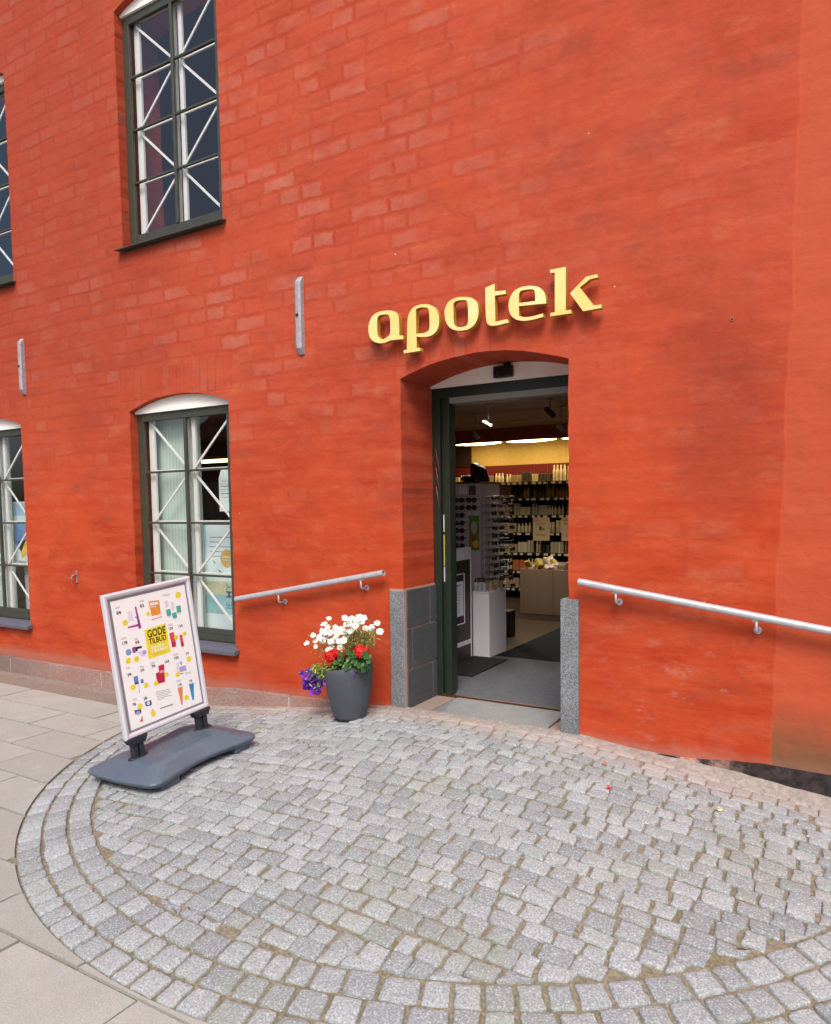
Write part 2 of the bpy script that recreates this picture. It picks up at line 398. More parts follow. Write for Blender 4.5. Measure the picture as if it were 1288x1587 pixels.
# rest of the body
INW = flat('shop_wall_paint', '7A6A58', .9, .2)
INC = flat('shop_ceiling_panel', 'C4AC9A', .9, .2, var=.05, sc_=3)
mb = MB(); mb.b2(WX0, WX0+.4, .5, 7.6, WZ0, WZ1); mb.build('side_wall', INW, bld)
mb = MB(); mb.b2(WX1-.4, WX1, .5, 7.6, WZ0, WZ1); mb.build('side_wall', INW, bld)
mb = MB(); mb.b2(WX0, WX1, 7.6, 8.0, WZ0, WZ1); mb.build('rear_wall', INW, bld)
mb = MB()
mb.add([(WX0-.2, -.35, WZ1), (WX1+.2, -.35, WZ1), (WX1+.2, 4, WZ1+3.2), (WX0-.2, 4, WZ1+3.2), (WX1+.2, 8.3, WZ1), (WX0-.2, 8.3, WZ1)],
       [(0, 1, 2, 3), (3, 2, 4, 5), (0, 3, 5), (1, 4, 2), (0, 5, 4, 1)])
mb.build('roof', flat('clay_roof_tile', '8A4A38', .8, .3, var=.3, sc_=8), bld)
mb = MB(); mb.b2(WX0+.4, WX1-.4, .5, 7.6, 2.78, 3.0)
for i in range(6): mb.b2(WX0+.4, WX1-.4, 1.2+i*1.05, 1.225+i*1.05, 2.765, 2.78)
mb.build('ceiling', INC, bld)
INF = G('shop_vinyl_floor', .45, .4)
INF.set('Base Color', INF.mix(INF.mr(INF.noise(7, 4), .3, .7), srgb('261912'), srgb('32221A')))
mb = MB(); mb.b2(WX0+.4, WX1-.4, .5, 7.6, -.2, -.004); mb.build('shop_floor', INF.m, bld)

# plinth on the left, tarred base on the right
def strip_poly(xs, ztop, zbot):
    return [(x, zbot(x)) for x in xs]+[(x, ztop(x)) for x in reversed(xs)]
def interp(tab, x):
    if x <= tab[0][0]: return tab[0][1]
    for (a, b), (c, d) in zip(tab, tab[1:]):
        if x <= c: return b+(d-b)*(x-a)/(c-a)
    return tab[-1][1]
pt = [(-13, -.09), (-6.8, -.09), (-5, -.075), (-4.55, -.045), (-3.7, -.03), (-3.07, -.012)]
nz = lambda x, k: noise.noise(Vector((x*3.1, k, 0)))*.012+noise.noise(Vector((x*13, k, 4)))*.006
cuts = [-13, -11.6, -10.1, -8.1, -6.5, -5.02, -4.02, -3.05]
mb = MB()
for a, b in zip(cuts, cuts[1:]):
    n = max(3, int((b-a)/.06)); xs = [a+.008+(b-a-.016)*i/n for i in range(n+1)]
    mb.prism(strip_poly(xs, lambda x: interp(pt, x)+nz(x, 1), lambda x: -.6), (0, -.045, 0), ex, ez, .05, 0)
mb.build('plinth', PLINTH, bld, bevel=.012)
PJ = flat('pale_joint', 'C9B8AC', .95, .1)
for a in cuts[1:-1]: mb = MB(); mb.b2(a-.010, a+.010, -.040, 0, -.5, interp(pt, a)-.01); mb.build('plinth_joint', PJ, bld)
tt = [(-1.0, -.045), (-.75, -.03), (-.35, -.005), (0, -.012), (4, -.03)]
xs = [-1.02+i*.05 for i in range(100)]
mb = MB(); mb.prism(strip_poly(xs, lambda x: interp(tt, x)+nz(x, 3)*.8, lambda x: -.7), (0, -.012, 0), ex, ez, .015, 0)
mb.build('tarred_base', TAR, bld)

# ---- windows: a green frame with eight panes, white lattice behind
DARKROOM = flat('dark_room', '1A1C1C', .9, .1)
def window(x0, x1, z0, zt, za, low=True):
    yF = .085; hb = .085
    mb = MB(); fwid = .095
    zi0, zi1 = z0+.145, zt-.095
    fwid = .088; mb.b2(x0, x0+fwid, yF, yF+.03, z0+.03, zt); mb.b2(x1-fwid-.03, x1, yF, yF+.03, z0+.03, zt)
    mb.b2(x0+fwid, x1-fwid-.03, yF, yF+.03, zi1, zt)
    mb.b2(x0+fwid, x1-fwid-.03, yF, yF+.03, z0+.03, z0+.09)
    mb.b2(x0+fwid, x1-fwid-.03, yF+.008, yF+.03, z0+.09, zi0)
    xm = (x0+x1)/2
    mb.b2(xm-.017, xm+.015, yF-.002, yF+.028, zi0, zi1)
    rows = [zi0+(zi1-zi0)*k/4 for k in range(5)]
    for z in rows[1:4]:
        for a, b in ((x0+fwid, xm-.017), (xm+.015, x1-fwid-.03)): mb.b2(a, b, yF+.006, yF+.028, z-.010, z+.010)
    # hinges
    wn = mb.build('window', GREEN, bld, bevel=.004)
    mb = MB(); mb.b2(x0+fwid-.003, x1-fwid+.003, yF+.0305, yF+.0335, zi0-.003, zi1+.003)
    mb.build('glass', GLASS, wn)
    # arched board above the head
    mb = MB(); ar = arch(x0-.01, x1+.01, zt-.02, zt+.0, za-.003)
    mb.prism(ar, (0, .062, 0), ex, ez, .03, 0); mb.build('arch_panel', PLASTER, wn)
    # sill
    mb = MB(); zc = z0-.005; th_ = .045 if low else .018
    mb.add([(x0-.045, -.07, zc-th_), (x1+.045, -.07, zc-th_), (x1+.045, -.07, zc-.005), (x0-.045, -.07, zc-.005),
            (x0-.045, -.001, zc-th_+.01), (x1+.045, -.001, zc-th_+.01), (x1+.045, -.001, zc+.012), (x0-.045, -.001, zc+.012)],
           [(0, 1, 2, 3), (1, 5, 6, 2), (4, 0, 3, 7), (3, 2, 6, 7), (0, 4, 5, 1), (5, 4, 7, 6)])
    mb.add([(x0+.001, -.002, zc-.03), (x1-.001, -.002, zc-.03), (x1-.001, yF+.03, zc+.033), (x0+.001, yF+.03, zc+.033), (x0+.001, -.002, zc+.0117), (x1-.001, -.002, zc+.0117)],
           [(4, 5, 2, 3), (0, 4, 3), (1, 2, 5), (0, 1, 5, 4), (0, 3, 2, 1)])
    mb.build('sill', SLATE if low else GREEN, wn, bevel=.006)
    # white lattice
    mb = MB(); y0, y1 = .150, .175
    for a, b in ((x0+.085, x0+.155), (xm-.035, xm-.018), (xm+.022, xm+.068), (x1-.13, x1-.06)): mb.b2(a, b, y0, y1, zi0-.03, zi1+.03)
    mb.b2(x0+.086, x1-.061, y0+.002, y1-.002, zi0-.06, zi0-.031); mb.b2(x0+.086, x1-.061, y0+.002, y1-.002, zi1+.031, zi1+.06)
    for (a, b, fl) in ((x0+.155, xm-.03, 0), (xm+.066, x1-.13, 1)):
        for k in range(4):
            za_, zb_ = rows[k]+.01, rows[k+1]-.01
            # from the top: V, inverted V, V, inverted V
            dn = (3-k) % 2 == 0
            if fl: dn = not dn
            p, q = (Vector((a-.02, y0-.012, zb_)), Vector((b+.02, y0-.012, za_))) if dn else (Vector((a-.02, y0-.012, za_)), Vector((b+.02, y0-.012, zb_)))
            d = q-p; L = d.length; rotm = Matrix.Rotation(-math.atan2(d.z, d.x), 3, 'Y')
            mb.box((p+q)/2, (L, .012, .021), rot=rotm)
        for z in rows[1:4]: mb.b2(a-.01, b+.01, y0+.004, y0+.02, z+.008, z+.022)
    mb.build('lattice', WHITE, wn, bevel=.002)
    return wn, xm, rows, zi0, zi1
W1 = window(*WIN[0][:2], .30, 2.485, 2.60)
W2 = window(*WIN[1][:2], .30, 2.485, 2.60)
for x0, x1, _ in WIN: window(x0, x1, 4.0, 6.15, 6.27, False)

# ---- door surround
mb = MB()
def slab(mb, x0, x1, y0, y1, z0, z1): mb.b2(x0, x1, y0, y1, z0, z1)
m1 = MB(); m1.b2(-3.008, -2.884, -.022, .012, -.06, .905); m1.build('granite_cladding', GRAN, bld, bevel=.004)
m1 = MB(); m1.b2(-1.648, -1.525, -.030, .012, -.06, .912)
m1.b2(-1.648, -1.592, .012, .46, -.06, .912); m1.build('granite_cladding', GRAN, bld, bevel=.004)
m1 = MB()   # tiles lining the left reveal
xr = -2.893
for (y0, y1, z0, z1) in ((.002, .335, .62, .905), (.352, .455, .62, .905), (.002, .058, .302, .604), (.074, .455, .302, .604), (.002, .375, -.04, .286), (.392, .455, -.04, .286)):
    m1.b2(xr, xr+.022, y0+.012, y1+.012, z0, z1)
m1.build('reveal_tiles', GRAND, bld, bevel=.002)
m1 = MB(); m1.b2(xr-.002, xr+.012, .013, .468, -.04, .917); m1.b2(-2.8845, -2.881, -.018, .0125, -.04, .912)
m1.b2(-3.01, -2.886, -.018, .01, .905, .917); m1.build('tile_grout', MORT, bld)
m1 = MB(); m1.b2(DX0-.03, DX1+.03, -.02, .47, -.30, -.012)
m1.build('threshold_bed', MORT, bld)
m1 = MB(); m1.b2(-2.68, -1.765, -.028, .455, -.1, .004); m1.build('threshold', GRANS, bld, bevel=.003)
TT = flat('pale_sandy_tile', '94837B', .9, .2, var=.15, sc_=60, bump=.3)
for a_, b_x in ((-2.868, -2.70), (-1.750, -1.65)): m1 = MB(); m1.b2(a_, b_x, -.014, .455, -.1, -.002); m1.build('threshold_tile', TT, bld, bevel=.003)
m1 = MB(); m1.b2(DX0+.01, DX1-.01, .456, .50, -.1, -.014); m1.b2(DX0+.04, DX1-.03, .474, .50, -.014, .012)
m1.build('door_track', flat('brown_track', '5A3A2C', .5, .4, .3), bld)
# arched board over the door
ar = arch(DX0-.01, DX1+.01, 2.475, 2.485, 2.607)
m1 = MB(); m1.prism(ar, (0, .455, 0), ex, ez, .05); m1.build('arch_panel', PLASTER, bld)
# door frame: posts, head
dfm = MB()
dfm.b2(-2.893, -2.825, .47, .55, -.012, 2.474); dfm.b2(-2.823, -2.80, .50, .55, 0, 2.40)
dfm.b2(-2.793, -2.742, .475, .56, 0, 2.41)
dfm.b2(-1.66, -1.601, .47, .55, -.012, 2.474)
dfm.b2(-2.825, -1.66, .47, .56, 2.40, 2.474)
df = dfm.build('door_frame', DGREEN, bld, bevel=.003)
m1 = MB(); m1.b2(-2.742, -1.66, .49, .60, 2.35, 2.398); m1.build('head_track', flat('grey_track', '8C8B86', .5, .4, .2), df)
# parked sliding leaf
lf = MB()
lf.b2(-3.75, -3.70, .60, .64, .02, 2.38); lf.b2(-2.815, -2.765, .585, .625, .02, 2.38); lf.b2(-3.70, -2.815, .60, .63, .02, .12); lf.b2(-3.70, -2.815, .60, .63, 2.30, 2.38)
lfo = lf.build('sliding_door', DGREEN, bld, bevel=.003)
m1 = MB(); m1.b2(-3.70, -2.815, .612, .616, .12, 2.30); m1.build('glass', GLASS, lfo)
m1 = MB()
for i, (z0, z1, c) in enumerate(((1.335, 1.47, 0), (1.06, 1.31, 1), (.93, 1.05, 0))): m1.b2(-2.812, -2.797, .492, .4985, z0, z1, c)
m1.build('sticker', [flat('white_sticker', 'C7CCD6', .5), flat('yellow_sticker', 'B7B24A', .5)], df)
m1 = MB()
for z in (1.60, 1.75, 1.90): m1.tube([(-2.86, .466, z+.10), (-2.83, .466, z-.08)], .003, n=6)
m1.build('red_line', flat('red_foil', 'A0432F', .5), df)
# inner vestibule walls so the jamb reads thick
m1 = MB(); m1.b2(-1.58, -1.50, .5, .62, 0, 2.75); m1.build('inner_post', DGREEN, bld)

# wall anchors (wrought iron) ----------------------------------------------------
for i, (x, zt_, zb_) in enumerate(((-3.82, 3.385, 2.775), (-7.64, 3.385, 2.80))):
    mb = MB(); hh = (zt_-zb_)
    prof = [(-.03, 0), (.03, 0), (.03, hh), (-.03, hh)]
    ys = [(.0, -.002), (.045, -.036), (hh-.045, -.036), (hh, -.002)]
    vs = []; fs = []
    for (z, y) in ys:
        vs += [(x-.03, .0, zb_+z), (x-.03, y-.004, zb_+z), (x-.012, y-.016, zb_+z), (x+.012, y-.016, zb_+z), (x+.03, y-.004, zb_+z), (x+.03, .0, zb_+z)]
    for k in range(3):
        for j in range(5): a = k*6+j; fs.append((a, a+1, a+7, a+6))
    fs += [(5, 4, 3, 2, 1, 0), (18, 19, 20, 21, 22, 23)]
    mb.add(vs, [f[::-1] for f in fs])
    mb.build('wall_anchor', IRON, bld)
    an = bld.children[-1]
    mb = MB(); mb.sphere((x, -.052, (zt_+zb_)/2), .014, n=10, m=6); mb.build('bolt', flat('rusty_bolt', '3A3030', .7, .4), [o for o in bld.children if o.name.startswith('wall_anchor')][-1])

# tiny drilled hole with a plug, and scratches in the paint near the top right
mb = MB(); mb.tube([(-.612, -.004, 2.604), (-.612, .002, 2.604)], .011, 0, 12); mb.tube([(-.612, -.0045, 2.604), (-.612, -.003, 2.604)], .006, 1, 10)
mb.build('wall_plug', [flat('pale_plug', '9A5A48', .7), BLACK], bld)
# small rusted hook on the wall
mb = MB()
mb.lathe([(.001, 0), (.02, .002), (.022, .012), (.012, .02), (.010, .03)], (0, 0, 0), n=12)
mb.tf = None
hk = MB(); hk.b2(-6.888, -6.862, -.012, .0, .80, .93); hk.tube([(-6.875, -.01, .88), (-6.875, -.05, .88), (-6.878, -.062, .865), (-6.878, -.062, .82)], .009, n=8); hk.sphere((-6.895, -.03, .872), .014, n=8, m=6)
o = hk.build('wall_hook', flat('old_pink_metal', 'A8807A', .7, .4, .3)); own_origin(o, (-6.875, 0, .87))
tag(o, 'small old paint-spattered metal hook fixed to the red wall between the two lower windows', 'hook')

# ================================================================ SIGN LETTERS
S = 390/1288
def P(cx, cy): return at(560+cx*S, 400+cy*S, -.085)
LET = {
 'a': ([(35,370),(38,335),(52,300),(80,277),(120,268),(160,268),(185,282),(193,310),(195,396,1),(213,396,1),(216,414,1),(152,420,1),(125,432),(95,437),(62,428),(42,405)],
       [[(80,305),(95,290),(138,287),(147,305),(150,388),(128,408),(106,418),(90,405),(82,388)]]),
 'p': ([(215,472,1),(233,468,1),(235,330),(240,290),(262,252),(300,236),(345,235),(380,252),(397,290),(399,330),(390,370),(360,398),(320,405),(282,402,1),(283,460,1),(300,458,1),(303,474,1),(218,488,1)],
       [[(279,262,1),(300,252),(335,252),(347,262),(350,350),(345,372),(318,385),(281,386,1)]]),
 'o': ([(424,290),(428,255),(445,222),(480,202),(525,197),(570,203),(595,228),(601,270),(596,310),(578,345),(545,367),(500,373),(460,364),(435,335)],
       [[(471,232,1),(485,218),(530,213),(545,222),(547,330),(540,345),(515,355),(485,352),(472,335)]]),
 't': ([(634,152,1),(682,130,1),(683,170,1),(738,165,1),(740,183,1),(683,192,1),(686,325,1),(750,312,1),(754,330,1),(690,346),(655,346),(637,325)], []),
 'e': ([(752,250),(758,205),(780,168),(815,148),(865,140),(910,146),(938,175),(946,210),(946,232,1),(890,237,1),(806,246,1),(807,295,1),(830,303),(870,300),(930,283,1),(932,300,1),(880,315),(830,322),(790,315),(762,290)],
       [[(806,178),(822,163),(880,158),(889,172),(890,219,1),(806,230,1)]]),
 'k': ([(965,60,1),(1047,44,1),(1046,268,1),(1073,264,1),(1076,282,1),(967,298,1),(968,280,1),(990,277,1),(990,75,1),(967,76,1)], []),
 'K': ([(1068,180,1),(1150,95,1),(1208,82,1),(1211,98,1),(1170,108,1),(1118,150,1),(1188,242,1),(1229,237,1),(1230,255,1),(1135,272,1)], []),
}
def smooth_loop(l, it=2):
    pts = [(Vector(p[:2]), len(p) > 2) for p in l]
    for _ in range(it):
        out = []; n = len(pts)
        for i, (p, c) in enumerate(pts):
            pv, nx = pts[i-1][0], pts[(i+1) % n][0]
            if c: out.append((p, True))
            else: out += [(p*.78+pv*.22, False), (p*.78+nx*.22, False)]
        pts = out
    return [(p.x, p.y) for p, _ in pts]
def gold_mat():
    g = G('yellow_letter_enamel', .38, .5)
    c = g.mix(g.mr(g.noise(3, 4, .6), .35, .7), srgb('EDCB6C'), srgb('F7E3A2'))
    g.set('Base Color', c); g.set('Coat Weight', .3); g.set('Normal', g.bump(g.noise(14, 4), .08, .01)); return g.m
GOLD = gold_mat(); GOLDS = flat('mustard_letter_side', 'B0822E', .5, .4)
sgn = empty('shop_sign', (-2.26, 0, 2.9), None, 'raised yellow-gold letters spelling apotek, mounted on the red wall above the doorway', 'sign')
def letter(keys):
    mb = MB()
    for k in keys:
        o_, hs = LET[k]
        tr_ = lambda l: [(q.x, q.z) for q in (P(*p) for p in smooth_loop(l))]
        ol = tr_(o_); hl = [tr_(h) for h in hs]
        ccw = lambda l: sum(l[i][0]*l[(i+1) % len(l)][1]-l[(i+1) % len(l)][0]*l[i][1] for i in range(len(l))) > 0
        if not ccw(ol): ol = ol[::-1]
        hl = [h[::-1] if ccw(h) else h for h in hl]
        mb.prism(ol, (0, -.085, 0), ex, ez, .045, 0, 1, holes=hl)
        cx = sum(p[0] for p in ol)/len(ol)
    for k in keys[:1]:
        zs = [p[1] for p in ol]; xs_ = [p[0] for p in ol]
    return mb.build('letter', [GOLD, GOLDS], sgn, bevel=.002)
for ks in ('a', 'p', 'o', 't', 'e', 'kK'): letter(ks)
# stand-off pins behind the letters
for cx, cy in ((60, 350), (175, 330), (255, 300), (255, 440), (380, 300), (445, 280), (575, 280), (660, 180), (660, 310), (780, 230), (920, 200), (1015, 100), (1015, 260), (1090, 180), (1160, 250)):
    p = P(cx, cy); mb = MB(); mb.tube([(p.x, -.045, p.z), (p.x, .0, p.z)], .005, n=6); mb.build('stand_off_pin', IRON, sgn)

# ================================================================ HANDRAILS
def rail(p, q, brks, label):
    t = empty('handrail', (p+q)/2, None, label, 'handrail')
    d = (q-p).normalized(); r = .0235
    mb = MB(); n = 20
    mb.tube([p, q], r, cap=False, n=n); mb.tube([q, p], r-.004, cap=False, n=n)
    up_ = Vector((0, 0, 1)); 
    for e, s in ((p, 1), (q, -1)):
        e1 = d.cross(up_).normalized(); e2 = e1.cross(d).normalized()
        ro = [e+(e1*math.cos(2*math.pi*k/n)+e2*math.sin(2*math.pi*k/n))*r for k in range(n)]
        ri = [e+(e1*math.cos(2*math.pi*k/n)+e2*math.sin(2*math.pi*k/n))*(r-.004) for k in range(n)]
        mb.add(ro+ri, [(k, (k+1) % n, n+(k+1) % n, n+k) for k in range(n)])
    mb.build('rail_tube', GALV, t)
    for x in brks:
        f = (x-p.x)/(q.x-p.x); c = p+(q-p)*f
        mb = MB(); mb.tube([c+Vector((0, 0, -r+.003)), c+Vector((0, 0, -.075)), c+Vector((0, .010, -.088)), c+Vector((0, .025, -.092)), Vector((c.x, -.001, c.z-.092))], .0075, n=10)
        mb.tube([(c.x, -.006, c.z-.092), (c.x, .001, c.z-.092)], .022, n=14)
        mb.b2(c.x-.02, c.x+.02, c.y-.010, c.y+.010, c.z-r-.004, c.z-r+.003)
        mb.build('bracket', GALV, t)
    return t
rail(Vector((-1.504, -.085, 1.040)), Vector((1.2, -.085, .632)), (-1.262, -.450, .45), 'galvanised tube handrail sloping down along the wall to the right of the doorway')
rail(Vector((-4.548, -.085, .762)), Vector((-3.015, -.085, 1.045)), (-4.065, -3.228), 'galvanised tube handrail rising from the window edge towards the doorway, above the flower pot')

# motion sensor on the arched board
mb = MB(); c = at(780, 576, .43)
mb.box(c, (.15, .05, .085)); mb.box(c+Vector((-.035, -.028, -.012)), (.05, .02, .05)); mb.box(c+Vector((.04, -.028, -.01)), (.045, .02, .05))
mb.box(c+Vector((.03, .005, .05)), (.05, .045, .03))
o = mb.build('door_sensor', BLACK, bevel=.008); own_origin(o, c); tag(o, 'black motion sensor box on the white arched board above the entrance', 'door sensor')

# ================================================================ PAVING
def disc_pts(R_, a0, a1, n): return [(-2.26+R_*math.cos(a0+(a1-a0)*i/n), R_*math.sin(a0+(a1-a0)*i/n)) for i in range(n+1)]
def dirt_mat():
    g = G('sandy_joint_soil', .97, .1); X, Y, Z = g.xyz()
    c = g.mix(g.mr(g.noise(50, 6, .75), .35, .65), srgb('67604F'), srgb('9E9684'))
    c = g.mix(g.mr(g.noise(2.2, 5, .7), .54, .66, 0., .45), c, srgb('6A6A48'))
    c = g.mix(g.mr(Y, -.30, -.08, 0., .8), c, srgb('A98576'))
    g.set('Base Color', c); g.set('Normal', g.bump(g.noise(90, 5, .7), .8, .006)); return g.m
DIRT = dirt_mat()
# ground sheet (one sheet to the horizon, mound included)
mb = MB(); xs = [-120, -60, -30, -18]+[-13+i*.1 for i in range(181)]+[9, 14, 30, 60, 120]
ys = [-150, -80, -40, -20, -12]+[-8+i*.1 for i in range(81)]+[.04]
vs = [(x, y, gz(x, y)-.012) for y in ys for x in xs]; nx = len(xs)
mb.add(vs, [(j*nx+i, j*nx+i+1, (j+1)*nx+i+1, (j+1)*nx+i) for j in range(len(ys)-1) for i in range(nx-1)], 0, True)
o = mb.build('ground', DIRT); tag(o, kind='structure')

def stone(mb, poly, r, top=.0, n=20, bev=.007, dome=.0015, tilt=(0, 0), jag=.004, corner=.12):
    """one setts: rounded outline, bevelled and slightly domed"""
    m = len(poly); pts = []
    V2 = [Vector(p) for p in poly]
    for i in range(m):
        a, b, c = V2[i-1], V2[i], V2[(i+1) % m]
        ca = corner*random.uniform(.5, 1.5)
        l = min((a-b).length, (c-b).length)*ca
        p, q = b+(a-b).normalized()*l, b+(c-b).normalized()*l
        pts += [p, p*.25+b*.5+q*.25, q]
        nxt = V2[(i+1) % m]; mid = (b+nxt)/2; nn = Vector((-(nxt-b).y, (nxt-b).x)).normalized()
        pts.append(mid+nn*random.uniform(-jag, jag))
    pts = [p+Vector((random.uniform(-1, 1), random.uniform(-1, 1)))*jag*.35 for p in pts]
    c = sum(pts, Vector((0, 0)))/len(pts); k = len(pts)
    cz0 = gz(c.x, c.y)
    rings = ((1.0, -.035), (1.0, -bev*.9), (None, -bev*.25), (None, 0), (.55, dome*.7))
    vs = []
    for ri, (s, dz) in enumerate(rings):
        for p in pts:
            d = p-c; L = d.length
            if s is None: ins = bev*(.35 if ri == 2 else 1.1); q = c+d*max(.2, (L-ins)/L)
            else: q = c+d*s
            z = gz(q.x, q.y)+top+dz+(q.x-c.x)*tilt[0]+(q.y-c.y)*tilt[1]
            if ri > 2: z += noise.noise(Vector((q.x*40, q.y*40, r*9)))*.0035
            vs.append((q.x, q.y, z))
    vs.append((c.x, c.y, cz0+top+dome)); fs = []
    for j in range(len(rings)-1):
        for i in range(k): fs.append((j*k+i, j*k+(i+1) % k, (j+1)*k+(i+1) % k, (j+1)*k+i))
    b = (len(rings)-1)*k
    for i in range(k): fs.append((b+i, b+(i+1) % k, len(vs)-1))
    # outline must run counter-clockwise
    ar = sum(pts[i].x*pts[(i+1) % k].y-pts[(i+1) % k].x*pts[i].y for i in range(k))
    if ar < 0: fs = [f[::-1] for f in fs]
    mb.add(vs, fs, 0, True, r)
RM = 2.955; RING = .128; NR = 3; RI = RM-NR*RING
mb = MB()
for j in range(NR):                                # concentric kerb rings of setts
    r1 = RM-j*RING-.008; r0 = RM-(j+1)*RING+.008; a = math.pi+random.uniform(0, .02)
    while a < 2*math.pi-.0:
        wd = random.uniform(.10, .165)/r1*1.0
        g_ = .009/r1
        pl = [(-2.26+r0*math.cos(a+g_), r0*math.sin(a+g_)), (-2.26+r1*math.cos(a+g_), r1*math.sin(a+g_)),
              (-2.26+r1*math.cos(a+wd-g_), r1*math.sin(a+wd-g_)), (-2.26+r0*math.cos(a+wd-g_), r0*math.sin(a+wd-g_))]
        if all(p[1] < -.02 for p in pl): stone(mb, pl, random.random(), random.uniform(-.004, .004), jag=.006)
        a += wd
y = -.035; row = 0
while y > -RI:                                     # field setts in rows along the wall
    dpt = random.uniform(.088, .108); x = -2.26-RI-.2+random.uniform(0, .1)
    while x < -2.26+RI+.2:
        wd = random.uniform(.092, .152); gp = random.choice((.009, .010, .012, .015, .020)); gy = random.uniform(.007, .012)
        wob = lambda xx: noise.noise(Vector((xx*.9, row*.35, 3)))*.035
        j = lambda: random.uniform(-.007, .007)
        pl = [(x+gp/2+j(), y-dpt+gy/2+wob(x)+j()), (x+wd-gp/2+j(), y-dpt+gy/2+wob(x+wd)+j()), (x+wd-gp/2+j(), y-gy/2+wob(x+wd)+j()), (x+gp/2+j(), y-gy/2+wob(x)+j())]
        rr = [math.hypot(p[0]+2.26, p[1]) for p in pl]
        cx_, cy_ = sum(p[0] for p in pl)/4, sum(p[1] for p in pl)/4
        if max(rr) > RI-.008:                       # cut against the ring
            q = []
            for p, r_ in zip(pl, rr):
                if r_ > RI-.008: f = (RI-.008)/r_; p = (-2.26+(p[0]+2.26)*f, p[1]*f)
                q.append(p)
            ar = abs(sum(q[i][0]*q[(i+1) % 4][1]-q[(i+1) % 4][0]*q[i][1] for i in range(4)))/2
            ok = ar > .0035 and math.hypot(cx_+2.26, cy_) < RI+.01; pl = q
        else: ok = True
        if ok and max(p[1] for p in pl) < -.018:
            stone(mb, pl, random.random(), random.uniform(-.005, .004), tilt=(random.uniform(-.035, .035), random.uniform(-.04, .04)), jag=.006)
        x += wd
    y -= dpt; row += 1
SETT = stone_material('grey_granite_sett', '8B9195', 'A9AFB3')
o = mb.build('cobblestone_paving', SETT); tag(o, kind='structure')
# mortared strip along the wall
# ---- large concrete slabs outside the circle
def slab_mat():
    g = G('concrete_slab', .9, .2); X, Y, Z = g.xyz(); r = g.attr()
    c = g.mix(r, srgb('9FA19C'), srgb('B2B4AE'))
    c = g.mix(g.mr(g.noise(3, 6, .7), .42, .68, 0., .55), c, srgb('9C9B9A'))
    c = g.mix(g.mr(g.noise(150, 3, .8), .40, .58, 0., .5), c, srgb('8A857F')); c = g.mix(g.mr(g.noise(190, 3, .8, g.co((1, 1, 1), (5, 5, 5))), .58, .68, 0., .5), c, srgb('DAD6D0'))
    c = g.mix(g.mr(g.noise(6, 4, .7, g.co((1, 1, 1), (8, 0, 0))), .55, .7, 0., .4), c, srgb('B2AEA8'))
    g.set('Base Color', c); g.set('Normal', g.bump(g.noise(70, 5, .7), .45, .004)); return g.m
mb = MB(); RS = RM+.004
SW, SD = .755, .3725
def outside_disc(rect):
    pts = []; st = .03; n = len(rect)
    for i in range(n):
        a, b = Vector(rect[i]), Vector(rect[(i+1) % n]); k = max(1, int((b-a).length/st))
        pts += [a+(b-a)*(j/k) for j in range(k)]
    C = Vector((-2.26, 0)); ins = [(p-C).length < RS for p in pts]
    if all(ins): return None
    if not any(ins): return [tuple(p) for p in rect]
    n = len(pts); s = next(i for i in range(n) if ins[i] and not ins[(i+1) % n])
    out = []; i = (s+1) % n; seg = []
    while not ins[i]: out.append(pts[i]); i = (i+1) % n
    a1 = math.atan2(*(out[-1]-C).yx); a0 = math.atan2(*(out[0]-C).yx)
    da = (a0-a1+math.pi) % (2*math.pi)-math.pi
    arc = [C+Vector((math.cos(a1+da*t/8), math.sin(a1+da*t/8)))*RS for t in range(0, 9)]
    return [tuple(p) for p in out+arc]
for rowi in range(-1, 26):
    yt = -.37-SD*rowi; off = 0 if rowi % 2 == 0 else .378
    if rowi < 0: continue
    for ci in range(-16, 17):
        x0 = -5.63+off+ci*SW; g_ = .0075
        if x0 < -13 or x0 > 5: continue
        jx, jy = random.uniform(-.003, .003), random.uniform(-.003, .003)
        rect = [(x0+g_+jx, yt-SD+g_+jy), (x0+SW-g_+jx, yt-SD+g_+jy), (x0+SW-g_+jx, yt-g_+jy), (x0+g_+jx, yt-g_+jy)]
        pl = outside_disc(rect)
        if not pl or len(pl) < 3: continue
        ar = abs(sum(pl[i][0]*pl[(i+1) % len(pl)][1]-pl[(i+1) % len(pl)][0]*pl[i][1] for i in range(len(pl))))/2
        if ar < .01: continue
        tp = random.uniform(-.002, .002)
        b = len(mb.v); mb.prism(pl, (0, 0, -.27+tp+.004), (1, 0, 0), (0, 1, 0), .05, 0)
        rv = random.random()
        for k in range(b, len(mb.v)): mb.att[k] = rv
o = mb.build('pavement_slabs', slab_mat()); tag(o, kind='structure')
# gritty strip between wall and slabs
mb = MB(); xs = [-13+i*.04 for i in range(200)]; xs = [x for x in xs if x < -5.05]; ys = [-.362+i*.0323 for i in range(11)]
vs = [(x, y, gz(x, y)-.004+noise.noise(Vector((x*7, y*7, 0)))*.008+(.014 if y > -.1 else 0)*(1+noise.noise(Vector((x*3, 1, 0))))) for y in ys for x in xs]; nx = len(xs)
mb.add(vs, [(j*nx+i, j*nx+i+1, (j+1)*nx+i+1, (j+1)*nx+i) for j in range(len(ys)-1) for i in range(nx-1)], 0, True)
g = G('gritty_strip', .95, .15); c = g.mix(g.mr(g.noise(70, 5, .8), .35, .65), srgb('6D625B'), srgb('A39287'))
g.set('Base Color', c); g.set('Normal', g.bump(g.noise(60, 5, .7), .8, .01))
o = mb.build('gravel_strip', g.m); tag(o, kind='structure')
